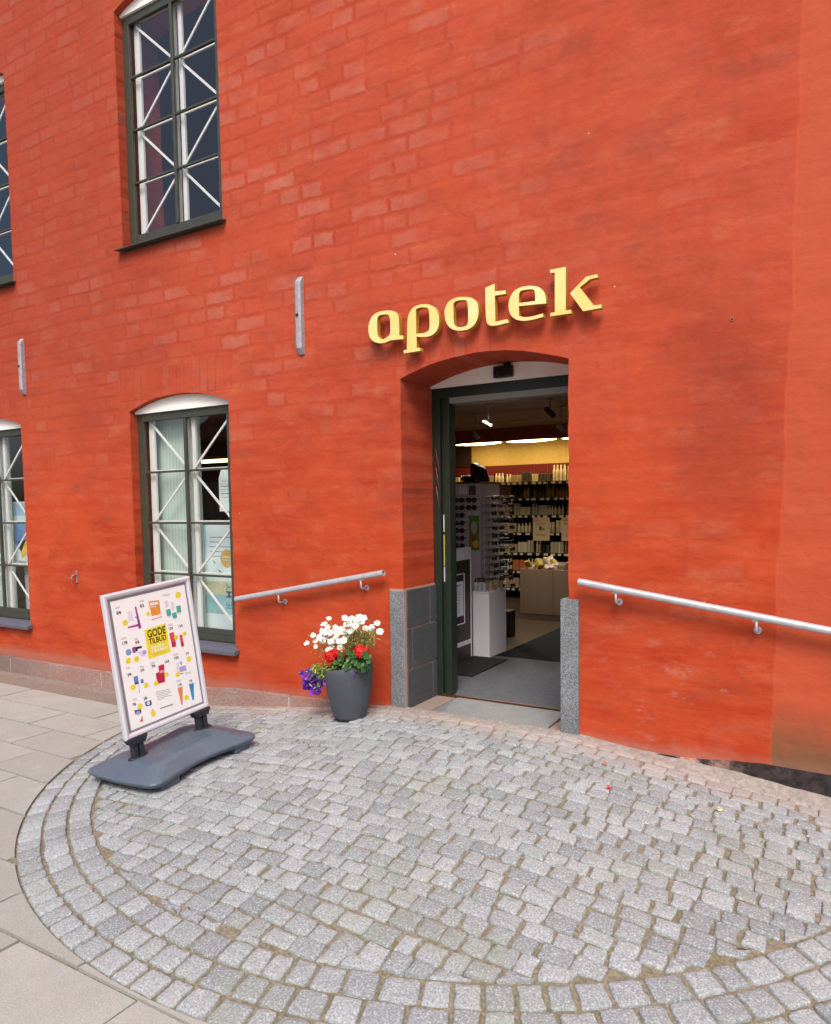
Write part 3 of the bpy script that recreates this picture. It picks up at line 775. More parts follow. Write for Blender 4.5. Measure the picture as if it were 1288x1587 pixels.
# mortar fillet along the wall foot in the cobbled part
mb = MB(); xs = [-5.05+i*.03 for i in range(190)]; prof = [(.0, .012), (-.025, .009), (-.05, .003), (-.08, -.004), (-.12, -.016)]
vs = []
for x in xs:
    wv = 1+.5*noise.noise(Vector((x*2, 0, 0)))+.3*noise.noise(Vector((x*9, 0, 0)))
    for (yy, zz) in prof: vs.append((x, yy*wv, gz(x, yy)+zz+(max(0, min(1, (x+1.2)*1.6))*.04*max(0, (yy+.09)/.09))+noise.noise(Vector((x*14, yy*14, 2)))*.004))
k = len(prof); mb.add(vs, [(i*k+j, i*k+j+1, (i+1)*k+j+1, (i+1)*k+j) for i in range(len(xs)-1) for j in range(k-1)], 0, True)
g = G('pink_dusty_mortar', .95, .1); c = g.mix(g.mr(g.noise(30, 6, .75), .35, .65), srgb('847A74'), srgb('A89E97'))
c = g.mix(g.mr(g.noise(4, 5, .7), .5, .65, 0., .6), c, srgb('8C8078')); g.set('Base Color', c); g.set('Normal', g.bump(g.noise(50, 5, .7), .6, .006))
o = mb.build('wall_foot_mortar', g.m); tag(o, kind='structure')
#PART2
def ong(px, py):                          # point of the paving seen at a pixel
    z = 0.; d = ray(px, py)
    for _ in range(30):
        p = CAM+d*((z-CAM.z)/d.z); z = .5*z+.5*gz(p.x, p.y)
    return p
# ================================================================ PAVEMENT SIGN
BR = Matrix(((.05, -.9965, -.065), (.9945, .0545, -.090), (.093, -.060, .9938)))
BR = Matrix([BR[0], BR[1], BR[2]]); xa = BR.col[0].normalized(); za = (BR.col[2]-xa*xa.dot(BR.col[2])).normalized(); ya = za.cross(xa)
BR = Matrix((xa, ya, za)).transposed()
ps = empty('pavement_sign', (-3.927, -1.334, -.167), BR.to_euler(), 'freestanding advertising board with grey plastic base and white offers poster, standing on the cobbles', 'pavement sign')
GREYP = flat('slate_grey_plastic', '566372', .42, .5, var=.06, sc_=9, bump=.1)
ALU = flat('satin_aluminium', 'D0D0D8', .4, .5, .15, var=.04, sc_=8)
DPL = flat('dark_grey_plastic', '2B2D34', .45, .45)
def base_ring(hx, y0, y1, z, waist=.05, n=9, r=.07, endp=.0):
    pts = []
    # front side (y0) with a waist, going +x
    for i in range(n+1):
        t = i/n; x = -hx+r+(2*hx-2*r)*t; pts.append((x, y0+waist*math.sin(math.pi*t)**1.5, z))
    for k in (1, 2): a = -math.pi/2+k*math.pi/6; pts.append((hx-r+r*math.cos(a), y0+r+r*math.sin(a), z))
    for i in range(5): t = i/4; pts.append((hx+endp*math.sin(math.pi*t), y0+r+(y1-y0-2*r)*t, z))
    for k in (1, 2): a = k*math.pi/6; pts.append((hx-r+r*math.cos(a), y1-r+r*math.sin(a), z))
    for i in range(n+1):
        t = i/n; x = hx-r-(2*hx-2*r)*t; pts.append((x, y1-waist*math.sin(math.pi*t)**1.5, z))
    for k in (1, 2): a = math.pi/2+k*math.pi/6; pts.append((-hx+r+r*math.cos(a), y1-r+r*math.sin(a), z))
    for i in range(5): t = i/4; pts.append((-hx-endp*math.sin(math.pi*t), y1-r-(y1-y0-2*r)*t, z))
    for k in (1, 2): a = math.pi+k*math.pi/6; pts.append((-hx+r+r*math.cos(a), y0+r+r*math.sin(a), z))
    return pts
mb = MB(); rings = [base_ring(.405, -.345, .265, .028, waist=.07), base_ring(.450, -.390, .31, .046, waist=.065, endp=.02), base_ring(.466, -.406, .326, .070, waist=.06, endp=.02), base_ring(.462, -.400, .320, .082, waist=.06, endp=.02),
                    base_ring(.330, -.285, .205, .132, waist=.035, r=.07), base_ring(.29, -.245, .165, .138, waist=.03, r=.05), base_ring(.15, -.13, .05, .140, waist=.01, r=.03)]
k = len(rings[0]); vs = [(p[0]*.95-.022, p[1], p[2]) for r_ in rings for p in r_]
fs = [(j*k+i, j*k+(i+1) % k, (j+1)*k+(i+1) % k, (j+1)*k+i) for j in range(len(rings)-1) for i in range(k)]+[tuple(range(k))[::-1], tuple((len(rings)-1)*k+i for i in range(k))]
mb.add(vs, fs, 0, False)
bo = mb.build('base', GREYP, ps, bevel=.006)
for sx in (-1, 1):
    for yy in (-.30, .22):
        m1 = MB(); m1.box((sx*.30, yy, .02), (.14, .11, .045)); m1.build('foot', GREYP, ps, bevel=.01)
for yy in (-.20, -.165, -.13):                       # raised ribs moulded into the top
    m1 = MB(); m1.tube([(-.22+abs(yy)*.2, yy+.012, .1385), (-.1, yy+.02, .1400), (.1, yy+.02, .1400), (.22-abs(yy)*.2, yy+.012, .1385)], .0035, n=6); m1.build('rib', GREYP, ps)
for sx in (-.262, .262):
    m1 = MB()
    m1.box((sx-.024, .0, .165), (.034, .045, .15)); m1.box((sx+.024, .0, .165), (.034, .045, .15)); m1.box((sx, .004, .165), (.02, .02, .13))
    po = m1.build('post', DPL, ps, bevel=.006)
    m1 = MB(); m1.add([(sx-.075, -.034, .272), (sx+.075, -.034, .272), (sx+.075, .034, .272), (sx-.075, .034, .272), (sx-.052, -.03, .228), (sx+.052, -.03, .228), (sx+.052, .03, .228), (sx-.052, .03, .228)],
           [(0, 1, 2, 3), (7, 6, 5, 4), (0, 4, 5, 1), (1, 5, 6, 2), (2, 6, 7, 3), (3, 7, 4, 0)]); m1.build('clamp', DPL, po, bevel=.004)
    m1 = MB(); m1.lathe([(.075, 0), (.07, .008), (.055, .006)], (sx, 0, .135), n=24, fn=lambda p: Vector((p.x, p.y*.55, p.z))); m1.build('socket', DPL, po)
FW, FH, FZ = .68, .95, .270; b_ = .036; T = .022
m1 = MB()
def mitre(m, p0, p1, inw, thick):
    """a frame rail with bevelled front and back, mitred ends"""
    p0, p1, inw = Vector(p0), Vector(p1), Vector(inw); d = (p1-p0).normalized(); Y = Vector((0, 1, 0))
    prof = [(0, -thick*.55), (.010, -thick), (.024, -thick*.92), (b_, -thick*.35), (b_, thick*.35), (.024, thick*.92), (.010, thick), (0, thick*.55)]
    vs = []
    for (e, s) in ((p0, 1), (p1, -1)):
        for (u, y) in prof: vs.append(e+inw*u+d*u*s+Y*y)
    n = len(prof)
    fs = [(i, (i+1) % n, n+(i+1) % n, n+i) for i in range(n)]
    ctr = sum(vs, Vector())/len(vs)
    f = fs[1]; nn = (vs[f[1]]-vs[f[0]]).cross(vs[f[2]]-vs[f[1]]); mid = sum((vs[i] for i in f), Vector())/4
    if nn.dot(mid-ctr) < 0: fs = [q[::-1] for q in fs]
    m.add(vs, fs, 0, False)
c4 = [(-FW/2, 0, FZ), (FW/2, 0, FZ), (FW/2, 0, FZ+FH), (-FW/2, 0, FZ+FH)]
for i, inw in enumerate(((0, 0, 1), (-1, 0, 0), (0, 0, -1), (1, 0, 0))): mitre(m1, c4[i], c4[(i+1) % 4], inw, T)
fr = m1.build('frame', ALU, ps)
m1 = MB(); m1.b2(-FW/2+b_-.002, FW/2-b_+.002, -.007, .007, FZ+b_-.002, FZ+FH-b_+.002); m1.build('backing_panel', flat('grey_backing', '8E8A92', .5, .4), fr)
PWX0, PWX1, PZ0, PZ1 = -FW/2+.052, FW/2-.050, FZ+.052, FZ+FH-.052
HM = ((0.0011742452, -0.00018245964, -0.1232234845), (-0.0002785544, -0.0007171294, 1.2382869344), (-0.0001104472, 1.75976886e-05, 1.0))
def uv(x, y):
    a, b, c = (r_[0]*x+r_[1]*y+r_[2] for r_ in HM); return a/c, b/c
def pp(x, y, off=-.0094):
    u, v = uv(x, y); return Vector((PWX0+(PWX1-PWX0)*u, off, PZ0+(PZ1-PZ0)*v))
PAPER = flat('poster_paper', 'FFFFFF', .35, .45, var=.01)
inks = ['FFE43A', 'A8409A', 'F09A3C', 'E7A0A8', '4FB3A0', 'D8574A', '7FA6DC', '2D2A3A', '5B8CC0', 'C22A48', 'B4A8D8', '2E8FBE', '22242C', '8A8C94', 'F4F4F8', '3C4488', 'E8E4F0', 'E88A50']
INK = [flat('ink_'+h, h, .4, .4, var=.12, sc_=60) for h in inks]
m1 = MB(); m1.b2(PWX0, PWX1, -.009, -.0072, PZ0, PZ1); pst = m1.build('poster', PAPER, ps)
m1 = MB(); DX = Vector((1, 0, 0)); DZ = Vector((0, 0, 1))
def quad(pts, m, off=-.0094): m1.add([pp(x, y, off) for x, y in pts], [tuple(range(len(pts)))], m)
def dot(x, y, r, m, off=-.0098, n=18, sx=1.):
    c = pp(x, y, off); m1.add([c+DX*(r*math.cos(2*math.pi*i/n)*sx)+DZ*(r*math.sin(2*math.pi*i/n)) for i in range(n)], [tuple(range(n))], m)
def smile(x, y, r):
    dot(x, y, r*.00070, 0)
    c = pp(x, y, -.0101); q = r*.00078
    for i in range(5): a = R(205+i*32); m1.add([c+DX*(math.cos(a)*q*.55)+DZ*(math.sin(a)*q*.5)+e for e in (DX*-.0012+DZ*-.0012, DX*.0012+DZ*-.0012, DX*.0012+DZ*.0012, DX*-.0012+DZ*.0012)], [(0, 1, 2, 3)], 12)
    for s in (-1, 1): m1.add([c+DX*(s*q*.3)+DZ*(q*.3)+e for e in (DX*-.0016+DZ*-.0016, DX*.0016+DZ*-.0016, DX*.0016+DZ*.0016, DX*-.0016+DZ*.0016)], [(0, 1, 2, 3)], 12)
def tubep(x0, y0, x1, y1, w0, w1, m, cap=None):
    a, b = pp(x0, y0), pp(x1, y1); d = (b-a).normalized(); n_ = Vector((-d.z, 0, d.x))
    m1.add([a+n_*w0, b+n_*w1, b-n_*w1, a-n_*w0], [(0, 1, 2, 3)], m)
    if cap is not None: e = b+d*.012; m1.add([b+n_*w1*.8-DZ*0+Vector((0, -.0002, 0)), e+n_*w1*.8, e-n_*w1*.8, b-n_*w1*.8], [(0, 1, 2, 3)], cap)
tubep(400, 335, 447, 555, .006, .010, 1); tubep(322, 545, 440, 518, .005, .008, 1); tubep(340, 380, 355, 480, .016, .020, 16); tubep(395, 440, 430, 450, .004, .012, 10)
quad([(530, 285), (638, 272), (655, 412), (562, 432)], 2); quad([(545, 300), (625, 290), (628, 315), (548, 326)], 14, -.0097); quad([(548, 340), (610, 331), (611, 338), (549, 347)], 14, -.0097)
quad([(560, 462), (665, 432), (667, 444), (563, 474)], 3)
tubep(728, 365, 742, 430, .018, .018, 4, 16); tubep(790, 398, 800, 455, .019, .017, 4, 16); tubep(832, 330, 842, 398, .019, .018, 4, 16)
tubep(705, 280, 722, 345, .014, .014, 16); tubep(770, 290, 780, 380, .012, .012, 16)
quad([(488, 572), (702, 505), (752, 795), (530, 868)], 0)
tubep(762, 600, 782, 690, .019, .019, 5); tubep(782, 690, 790, 745, .019, .017, 9)
tubep(857, 622, 868, 690, .012, .012, 5); tubep(868, 690, 878, 742, .012, .012, 9)
dot(328, 792, .021, 6); quad([(362, 748), (395, 735), (400, 800), (372, 800)], 1); quad([(395, 742), (460, 728), (463, 750), (398, 765)], 7); quad([(398, 765), (420, 760), (420, 782), (400, 785)], 7); dot(487, 795, .016, 10); quad([(400, 790), (470, 775), (500, 835), (460, 838)], 16)
quad([(375, 1042), (418, 1030), (430, 1108), (388, 1120)], 8); quad([(390, 1100), (428, 1090), (430, 1112), (392, 1122)], 15, -.0097); quad([(446, 1070), (474, 1062), (482, 1104), (452, 1112)], 8); tubep(428, 1110, 435, 1205, .001, .002, 13)
quad([(600, 1012), (640, 992), (652, 1108), (622, 1120)], 9); quad([(628, 935), (686, 915), (697, 1098), (650, 1110)], 9, -.0096); quad([(640, 985), (680, 972), (683, 1000), (643, 1012)], 3, -.0098)
dot(860, 908, .013, 10, sx=.7); quad([(808, 905), (838, 898), (850, 1000), (818, 1010)], 16); quad([(840, 950), (905, 930), (915, 985), (850, 1002)], 10, -.0096); tubep(850, 1020, 885, 1010, .003, .003, 15)
tubep(850, 1155, 870, 1335, .021, .006, 17); tubep(965, 1118, 985, 1288, .021, .007, 11)
quad([(382, 1382), (450, 1372), (455, 1405), (440, 1420), (395, 1427)], 15); dot(420, 1410, .014, 10); quad([(488, 1300), (553, 1280), (562, 1325), (545, 1338), (500, 1345)], 15); dot(525, 1312, .013, 16)
quad([(438, 1502), (466, 1438), (471, 1500)], 5); quad([(550, 1412), (575, 1365), (580, 1405)], 2)
for x, y, r in ((297, 498, 27), (528, 408, 21), (830, 222, 33), (808, 648, 24), (895, 612, 22), (325, 878, 28), (408, 862, 27), (370, 1148, 27), (503, 1128, 26), (605, 1110, 24), (710, 1025, 24), (940, 868, 28), (825, 1025, 25), (915, 1262, 28), (440, 1345, 28), (577, 1420, 28)): smile(x, y, r)
OFT = -.0100
def tx(s, x, y, size, m=12, bold=0, w=1.): p = pp(x, y, OFT); m1.text(s, size, p, DX, DZ, m, bold, w=w)
for s, x, y, z in (('84', 212, 418, .032), ('83', 447, 348, .03), ('179', 262, 722, .028), ('99', 397, 716, .03), ('129', 733, 575, .024), ('139', 832, 552, .024), ('99', 317, 1040, .028), ('59', 449, 995, .026), ('79', 560, 957, .028), ('164', 690, 912, .026),
                 ('102', 788, 875, .026), ('77', 908, 832, .026), ('78', 364, 1342, .026), ('28', 478, 1282, .026), ('129', 824, 1150, .024), ('79', 944, 1110, .024)):
    tx(s, x, y, z, bold=.0006); tx('95', x+len(s)*11*z/.026, y-10, z*.5)
tx('GODE', 522, 652, .070, bold=.0020, w=.74); tx('TILBUD', 540, 716, .052, bold=.0014, w=.78)
# white lettering under it, too worn to read: short strokes only
for r_, (bx, by, n_) in enumerate(((553, 762, 5), (560, 800, 6))):
    for i in range(n_):
        x = bx+i*28; y = by-i*8
        m1.add([pp(x+a, y+b, OFT) for a, b in ((0, -24), (16, -28), (20, -2), (4, 4))], [(0, 1, 2, 3)], 14)
tubep(568, 826, 712, 782, .002, .002, 12)
for (x, y, L, sl_) in ((200, 345, 45, -.25), (438, 280, 50, -.2), (670, 222, 80, -.15), (255, 650, 50, -.2), (385, 660, 40, -.2), (730, 520, 50, -.2), (305, 950, 40, -.2), (440, 940, 40, -.2), (545, 905, 50, -.2), (780, 820, 50, -.2), (900, 1010, 60, -.2), (365, 1270, 45, -.2), (810, 1090, 50, -.2)):
    for k_ in range(2): tubep(x, y+k_*12, x+L, y+k_*12+L*sl_, .0012, .0012, 13)
for i, L in enumerate((150, 140, 155, 120, 150, 70)): tubep(600+i*4, 1200+i*16, 600+i*4+L, 1200+i*16-L*.2, .0014, .0014, 13)
tubep(665, 1362, 780, 1328, .004, .004, 13); dot(655, 1368, .005, 12)
m1.build('poster_print', INK, pst)
m1 = MB(); m1.b2(PWX0, PWX1, .0072, .009, PZ0, PZ1); m1.build('poster', PAPER, ps)
m1 = MB(); m1.b2(-FW/2+b_-.003, FW/2-b_+.003, -.0125, -.0118, FZ+b_-.003, FZ+FH-b_+.003); m1.build('cover_sheet', glass_mat('poster_cover', (1, 1, 1), .45), fr)

# ================================================================ PLANTER AND FLOWERS
POTC = Vector((-3.195, -.31, gz(-3.195, -.31)+.002))
pot = empty('flower_pot', POTC, None, 'tall dark grey round plastic planter standing on the cobbles against the red wall', 'flower pot')
POTM = flat('anthracite_planter', '4A4F57', .55, .4, var=.08, sc_=12, bump=.12)
def tilt(p): k_ = max(0, p.z/.40); return Vector((p.x, p.y, p.z+(p.x*.16+p.y*.05)*k_**3))
mb = MB(); mb.lathe([(.095, 0), (.116, .006), (.125, .03), (.141, .09), (.158, .16), (.171, .24), (.178, .31), (.181, .36), (.178, .395), (.172, .402), (.163, .40), (.160, .37)], POTC, 0, 48, True, tilt, cap=False)
mb.build('pot_body', POTM, pot)
mb = MB(); mb.lathe([(.16, .355), (.10, .368), (.001, .372)], POTC, 0, 32, True, tilt, cap=False); mb.build('soil', flat('potting_soil', '2A211B', .95, .1, var=.3, sc_=60, bump=.8), pot)
C0 = POTC+Vector((0, 0, .36))
def leafmat(name, a, b):
    g = G(name, .5, .35); g.set('Base Color', g.mix(g.attr(), srgb(a), srgb(b))); g.set('Subsurface Weight', .0)
    return g.m
LEAF_D = leafmat('daisy_leaf', '4F6B3A', 'A9B066'); LEAF_G = leafmat('geranium_leaf', '22401F', '527A3E'); LEAF_P = leafmat('petunia_leaf', '4E7030', '9BB552')
def leaf(mb, p, d, L, wd, a, m=0, droop=.3, n=4):
    d = d.normalized(); s = d.cross(Vector((0, 0, 1)))
    s = (s.normalized() if s.length > .05 else Vector((1, 0, 0))); s = (s+Vector((0, 0, random.uniform(-.5, .5)))).normalized()
    vs = []; 
    for i in range(n+1):
        t = i/n; q = p+d*L*t+Vector((0, 0, -droop*L*t*t)); ww = wd*math.sin(math.pi*min(1, .12+t*.88))**.8
        vs += [q-s*ww, q+Vector((0, 0, -ww*.25)), q+s*ww]
    fs = [];
    for i in range(n): b = i*3; fs += [(b, b+1, b+4, b+3), (b+1, b+2, b+5, b+4)]
    mb.add(vs, fs, m, True, a)
def rnd_dir(zb=0.):
    v = Vector((random.gauss(0, 1), random.gauss(0, 1), random.gauss(0, 1)+zb)); return v.normalized()
def stem(mb, a, b, r=.0016, at_=.3, m=0, bow=.25):
    mid = a.lerp(b, .55); mid.x = mid.x*.8+(a.x*.5+b.x*.5)*.2; mid.z += 0; out = Vector((b.x-a.x, b.y-a.y, 0))*-bow*.4
    mb.tube([a, a.lerp(b, .3)+out*.6, a.lerp(b, .65)+out*.7, b], [r*1.3, r*1.2, r, r*.8], m, 5, a=at_)
def cpos(x, y, Y): return at(460+x/8.587, 940+y/8.587, Y)
# marguerites -------------------------------------------------------------------
dz = empty('marguerite_plant', C0, None, 'white marguerite daisies on thin stems, the tallest flowers in the grey planter', 'flowering plant')
DW = [(430,155),(360,230),(410,275),(510,275),(215,380),(130,485),(345,455),(250,535),(318,365),(378,345),(440,350),(455,462),(560,465),(600,290),(660,385),(715,325),(755,295),(640,150),(690,170),(740,158),(795,190),(835,140),(893,150),(660,235),(915,285),(988,282),(1070,220),(1105,330),(582,550),(465,538),(540,300),(410,570),(500,330),(345,320),(300,410),(540,350),(620,330),(700,230),(860,200),(780,250),(950,300),(390,400),(520,410),(250,450),(620,450)]
PET = flat('white_petal', 'F2F2EE', .6, .3, var=.02); DISC = flat('flower_disc', 'D9C77A', .8, .2, var=.2, sc_=90)
fol = MB(); tips = []
for i, (x, y) in enumerate(DW):
    Y = -.31+random.uniform(-.13, .10)-(.06 if y > 440 else 0); p = cpos(x, y, Y); tips.append(p)
    stem(fol, C0+Vector((random.uniform(-.08, .08), random.uniform(-.06, .06), 0)), p)
    nrm = (Vector((.45, -.75, .45))+(p-C0)*.9+rnd_dir()*.3).normalized()
    e1 = nrm.cross(Vector((0, 0, 1))).normalized(); e2 = nrm.cross(e1)
    f = MB(); npet = random.choice((14, 16, 17)); rr = random.uniform(.022, .030)*(.75 if i in (7, 8, 31) else 1)
    for k in range(npet):
        a = 2*math.pi*k/npet+random.uniform(-.08, .08); d = e1*math.cos(a)+e2*math.sin(a); s_ = nrm.cross(d); wd = rr*.20; l = rr*random.uniform(.9, 1.08)
        cu = nrm*random.uniform(-.006, .002)
        f.add([p+d*.004-s_*wd*.5, p+d*l*.6-s_*wd+nrm*.002, p+d*l*.95-s_*wd*.6+cu, p+d*l+cu, p+d*l*.95+s_*wd*.6+cu, p+d*l*.6+s_*wd+nrm*.002, p+d*.004+s_*wd*.5], [(0, 1, 2, 3, 4, 5, 6)], 0)
    f.sphere(p+nrm*.002, rr*.22, 1, 8, 5)
    f.build('flower', [PET, DISC], dz)
for k in range(1500):
    t = random.choice(tips); f_ = random.uniform(.25, .97); p = C0.lerp(t, f_)+Vector((random.gauss(0, .022), random.gauss(0, .022), random.gauss(0, .016)))
    leaf(fol, p, rnd_dir(.6), random.uniform(.012, .032), random.uniform(.0024, .0056), random.random())
for k in range(900):      # brownish tangle to the upper right
    p = cpos(random.uniform(720, 1040), random.uniform(300, 520), -.31+random.uniform(-.1, .08))
    leaf(fol, p, rnd_dir(.5), random.uniform(.012, .03), random.uniform(.0016, .0038), random.random())
for k in range(8):
    p = cpos(random.uniform(740, 1020), random.uniform(300, 470), -.31); stem(fol, C0+Vector((.05, 0, 0)), p)
fol.build('foliage', LEAF_D, dz)
# geraniums ---------------------------------------------------------------------
ge = empty('geranium_plant', C0+Vector((.03, 0, 0)), None, 'red geranium with round flower heads and dark green leaves in the planter', 'flowering plant')
GR = G('red_petal', .55, .3); GR.set('Base Color', GR.mix(GR.attr(), srgb('C8101C'), srgb('F23A34'))); fol = MB()
for (x, y, r_) in ((455, 660, .040), (520, 615, .030), (600, 640, .032), (855, 598, .045)):
    c = cpos(x, y, -.42); f = MB(); stem(fol, C0+Vector((.02, -.04, 0)), c, .0025)
    for k in range(110):
        d = rnd_dir(); d.y = -abs(d.y); p = c+Vector((d.x*r_*1.15, d.y*r_*.9, d.z*r_)); s = r_*random.uniform(.24, .34)
        n_ = (d+rnd_dir()*.5).normalized(); e1 = n_.orthogonal().normalized(); e2 = n_.cross(e1)
        f.add([p+(e1*math.cos(a)+e2*math.sin(a))*s*(1 if q % 2 else .72)+n_*(.003 if q % 2 else 0) for q, a in enumerate([i*math.pi/5 for i in range(10)])], [tuple(range(10))], 0, False, random.random())
    f.build('flower_head', GR.m, ge)
for k in range(260):
    x, y = random.uniform(500, 960), random.uniform(610, 860); p = cpos(x, y, -.31+random.uniform(-.16, .06))
    n_ = (Vector((.3, -.7, .6))+rnd_dir()*.7).normalized(); e1 = n_.orthogonal().normalized(); e2 = n_.cross(e1); s = random.uniform(.012, .022)
    ring = [p+(e1*math.cos(a)+e2*math.sin(a))*s*(1+.12*math.sin(5*a))+n_*(.004*math.sin(5*a)) for a in [i*2*math.pi/14 for i in range(14)]]
    fol.add([p-n_*.005]+ring, [(0, 1+i, 1+(i+1) % 14) for i in range(14)], 0, True, random.random())
fol.build('foliage', LEAF_G, ge)
# petunias ----------------------------------------------------------------------
pe = empty('petunia_plant', C0+Vector((-.05, -.02, 0)), None, 'trailing purple petunias spilling over the left side of the planter', 'flowering plant')
PU = G('purple_petal', .5, .3); PU.set('Base Color', PU.mix(PU.attr(), srgb('4A127C'), srgb('8C3FBC')))
EYE = flat('petunia_throat', '1E0A38', .6, .2); fol = MB(); tips = []
for (x, y) in ((160,862),(285,895),(160,945),(225,1000),(305,955),(235,1100),(170,1075),(305,1075),(400,1000),(470,880),(490,1020),(680,948),(740,895),(72,895),(115,1060),(240,1040),(330,925),(205,920),(120,930),(270,1130),(180,1010),(150,1030),(260,950),(350,970),(200,1130),(330,1020),(430,930),(110,990)):
    left_ = x < 560; p = cpos(x, y, -.43 if not left_ else -.37+random.uniform(-.08, .05)); tips.append(p)
    stem(fol, C0+Vector((-.10, -.06, .02)), p, .0018)
    n_ = (Vector((.25, -.85, .2))+rnd_dir()*.45).normalized(); e1 = n_.orthogonal().normalized(); e2 = n_.cross(e1); s = random.uniform(.026, .033)
    v = [p-n_*.010]; K = 20
    for (rf, dz_) in ((.28, -.004), (.75, .0), (1.0, .002)):
        for i in range(K):
            a = 2*math.pi*i/K; w_ = 1+(.10*math.cos(5*a))*rf; v.append(p+(e1*math.cos(a)+e2*math.sin(a))*s*rf*w_+n_*(dz_+.003*math.sin(5*a)*rf+random.uniform(-.001, .001)))
    f = MB(); f.add(v[:1+K], [(0, 1+i, 1+(i+1) % K) for i in range(K)], 1, True, .1)
    f.add(v[1:], [(j*K+i, j*K+(i+1) % K, (j+1)*K+(i+1) % K, (j+1)*K+i) for j in range(2) for i in range(K)], 0, True, random.random())
    f.build('flower', [PU.m, EYE], pe)
for k in range(760):
    if k % 3: x, y = random.uniform(200, 640), random.uniform(760, 960)
    else: t = random.choice(tips); q = C0.lerp(t, random.uniform(.4, 1)); x = None
    p = cpos(x, y, -.33+random.uniform(-.14, .06)) if x else q+rnd_dir()*.02
    leaf(fol, p, (rnd_dir(.3)+Vector((-.3, -.4, 0))), random.uniform(.018, .034), random.uniform(.004, .008), random.random(), droop=.5)
fol.build('foliage', LEAF_P, pe)

# ================================================================ SMALL THINGS ON THE GROUND
GRASS = leafmat('weed_green', '5B6B30', 'A3A65C')
mb = MB()
spots = [(72, 1050, .03, 26), (40, 1052, .03, 12), (115, 1062, .015, 6), (342, 1092, .04, 40), (360, 1108, .03, 24), (387, 1100, .03, 24), (400, 1113, .035, 34), (402, 1130, .04, 34), (433, 1104, .03, 20), (470, 1112, .02, 14), (425, 1150, .015, 8), (490, 1120, .02, 12), (448, 1095, .03, 18),
         (1041, 1208, .022, 26), (893, 1184, .014, 12), (700, 1212, .01, 6), (880, 1200, .012, 10), (560, 1135, .012, 8), (470, 1152, .012, 8), (1180, 1305, .012, 10), (1015, 1255, .012, 8), (160, 1200, .01, 8), (205, 1235, .01, 8)]
for (px, py, sp, n_) in spots:
    c = ong(px, py)
    for k in range(n_):
        x, y = c.x+random.gauss(0, sp), min(-.02, c.y+random.gauss(0, sp*.6)); p = Vector((x, y, gz(x, y)-.012))
        leaf(mb, p, Vector((random.gauss(0, .6), random.gauss(0, .6), 1)), random.uniform(.025, .055), random.uniform(.002, .004), random.random(), droop=.45, n=3)
o = mb.build('weeds', GRASS); tag(o, 'sparse tufts of grass and weeds growing in the paving joints along the wall', 'weeds', kind='stuff')
def petal(name, px, py, col, s, label, cat):
    c = ong(px, py)+Vector((0, 0, .012)); mb = MB(); K = 12
    ring = [c+Vector((math.cos(a)*s*(1+.3*math.sin(3*a)), math.sin(a)*s*.8, .004*math.sin(2*a))) for a in [i*2*math.pi/K for i in range(K)]]
    mb.add([c+Vector((0, 0, .006))]+ring, [(0, 1+i, 1+(i+1) % K) for i in range(K)], 0, True)
    mb.add([c+Vector((0, 0, .016)), c+Vector((s*.7, 0, .010)), c+Vector((0, s*.6, .013)), c+Vector((-s*.7, 0, .010)), c+Vector((0, -s*.7, .012))], [(0, 1, 2), (0, 2, 3), (0, 3, 4), (0, 4, 1)], 0)
    o = mb.build(name, flat(name+'_tone', col, .6, .3, var=.2, sc_=80)); own_origin(o, c); tag(o, label, cat)
petal('fallen_petal', 943, 1224, 'D01838', .014, 'single fallen red flower petal lying on the cobbles in front of the doorway', 'petal')
petal('dry_leaf', 937, 1187, 'B87838', .016, 'small dry orange-brown leaf lying in a joint of the cobbles near the right granite slab', 'leaf')
petal('dry_leaf', 1114, 1258, 'D8CF9A', .018, 'pale straw-coloured dry leaf on the cobbles in front of the tarred wall base', 'leaf')

# ================================================================ INSIDE THE SHOP
MATG = flat('grey_entrance_carpet', '5E6066', .95, .1, var=.22, sc_=45, bump=.6); MATD = flat('dark_entrance_carpet', '232326', .95, .1, var=.2, sc_=120, bump=.6)
def thing_box(name, mat, x0, x1, y0, y1, z0, z1, label, cat, bevel=.003, group=None):
    mb = MB(); mb.b2(x0, x1, y0, y1, z0, z1); o = mb.build(name, mat, bevel=bevel); own_origin(o, ((x0+x1)/2, (y0+y1)/2, z0)); return tag(o, label, cat, group)
thing_box('entrance_mat', MATG, -3.9, -1.3, .505, 2.042, -.003, .010, 'light grey ribbed entrance carpet just inside the door threshold', 'mat')
thing_box('entrance_mat', MATD, -3.07, -1.3, 2.046, 4.30, -.003, .008, 'black carpet runner on the brown floor behind the light grey entrance carpet', 'mat')
mb = MB(); mb.b2(-3.25, -2.868, 1.10, 1.88, .010, .026); o = mb.build('rubber_mat', RUBBER, bevel=.006); own_origin(o, (-3.06, 1.5, .01)); tag(o, 'thin black rubber sheet lying in front of the white pedestal', 'mat')
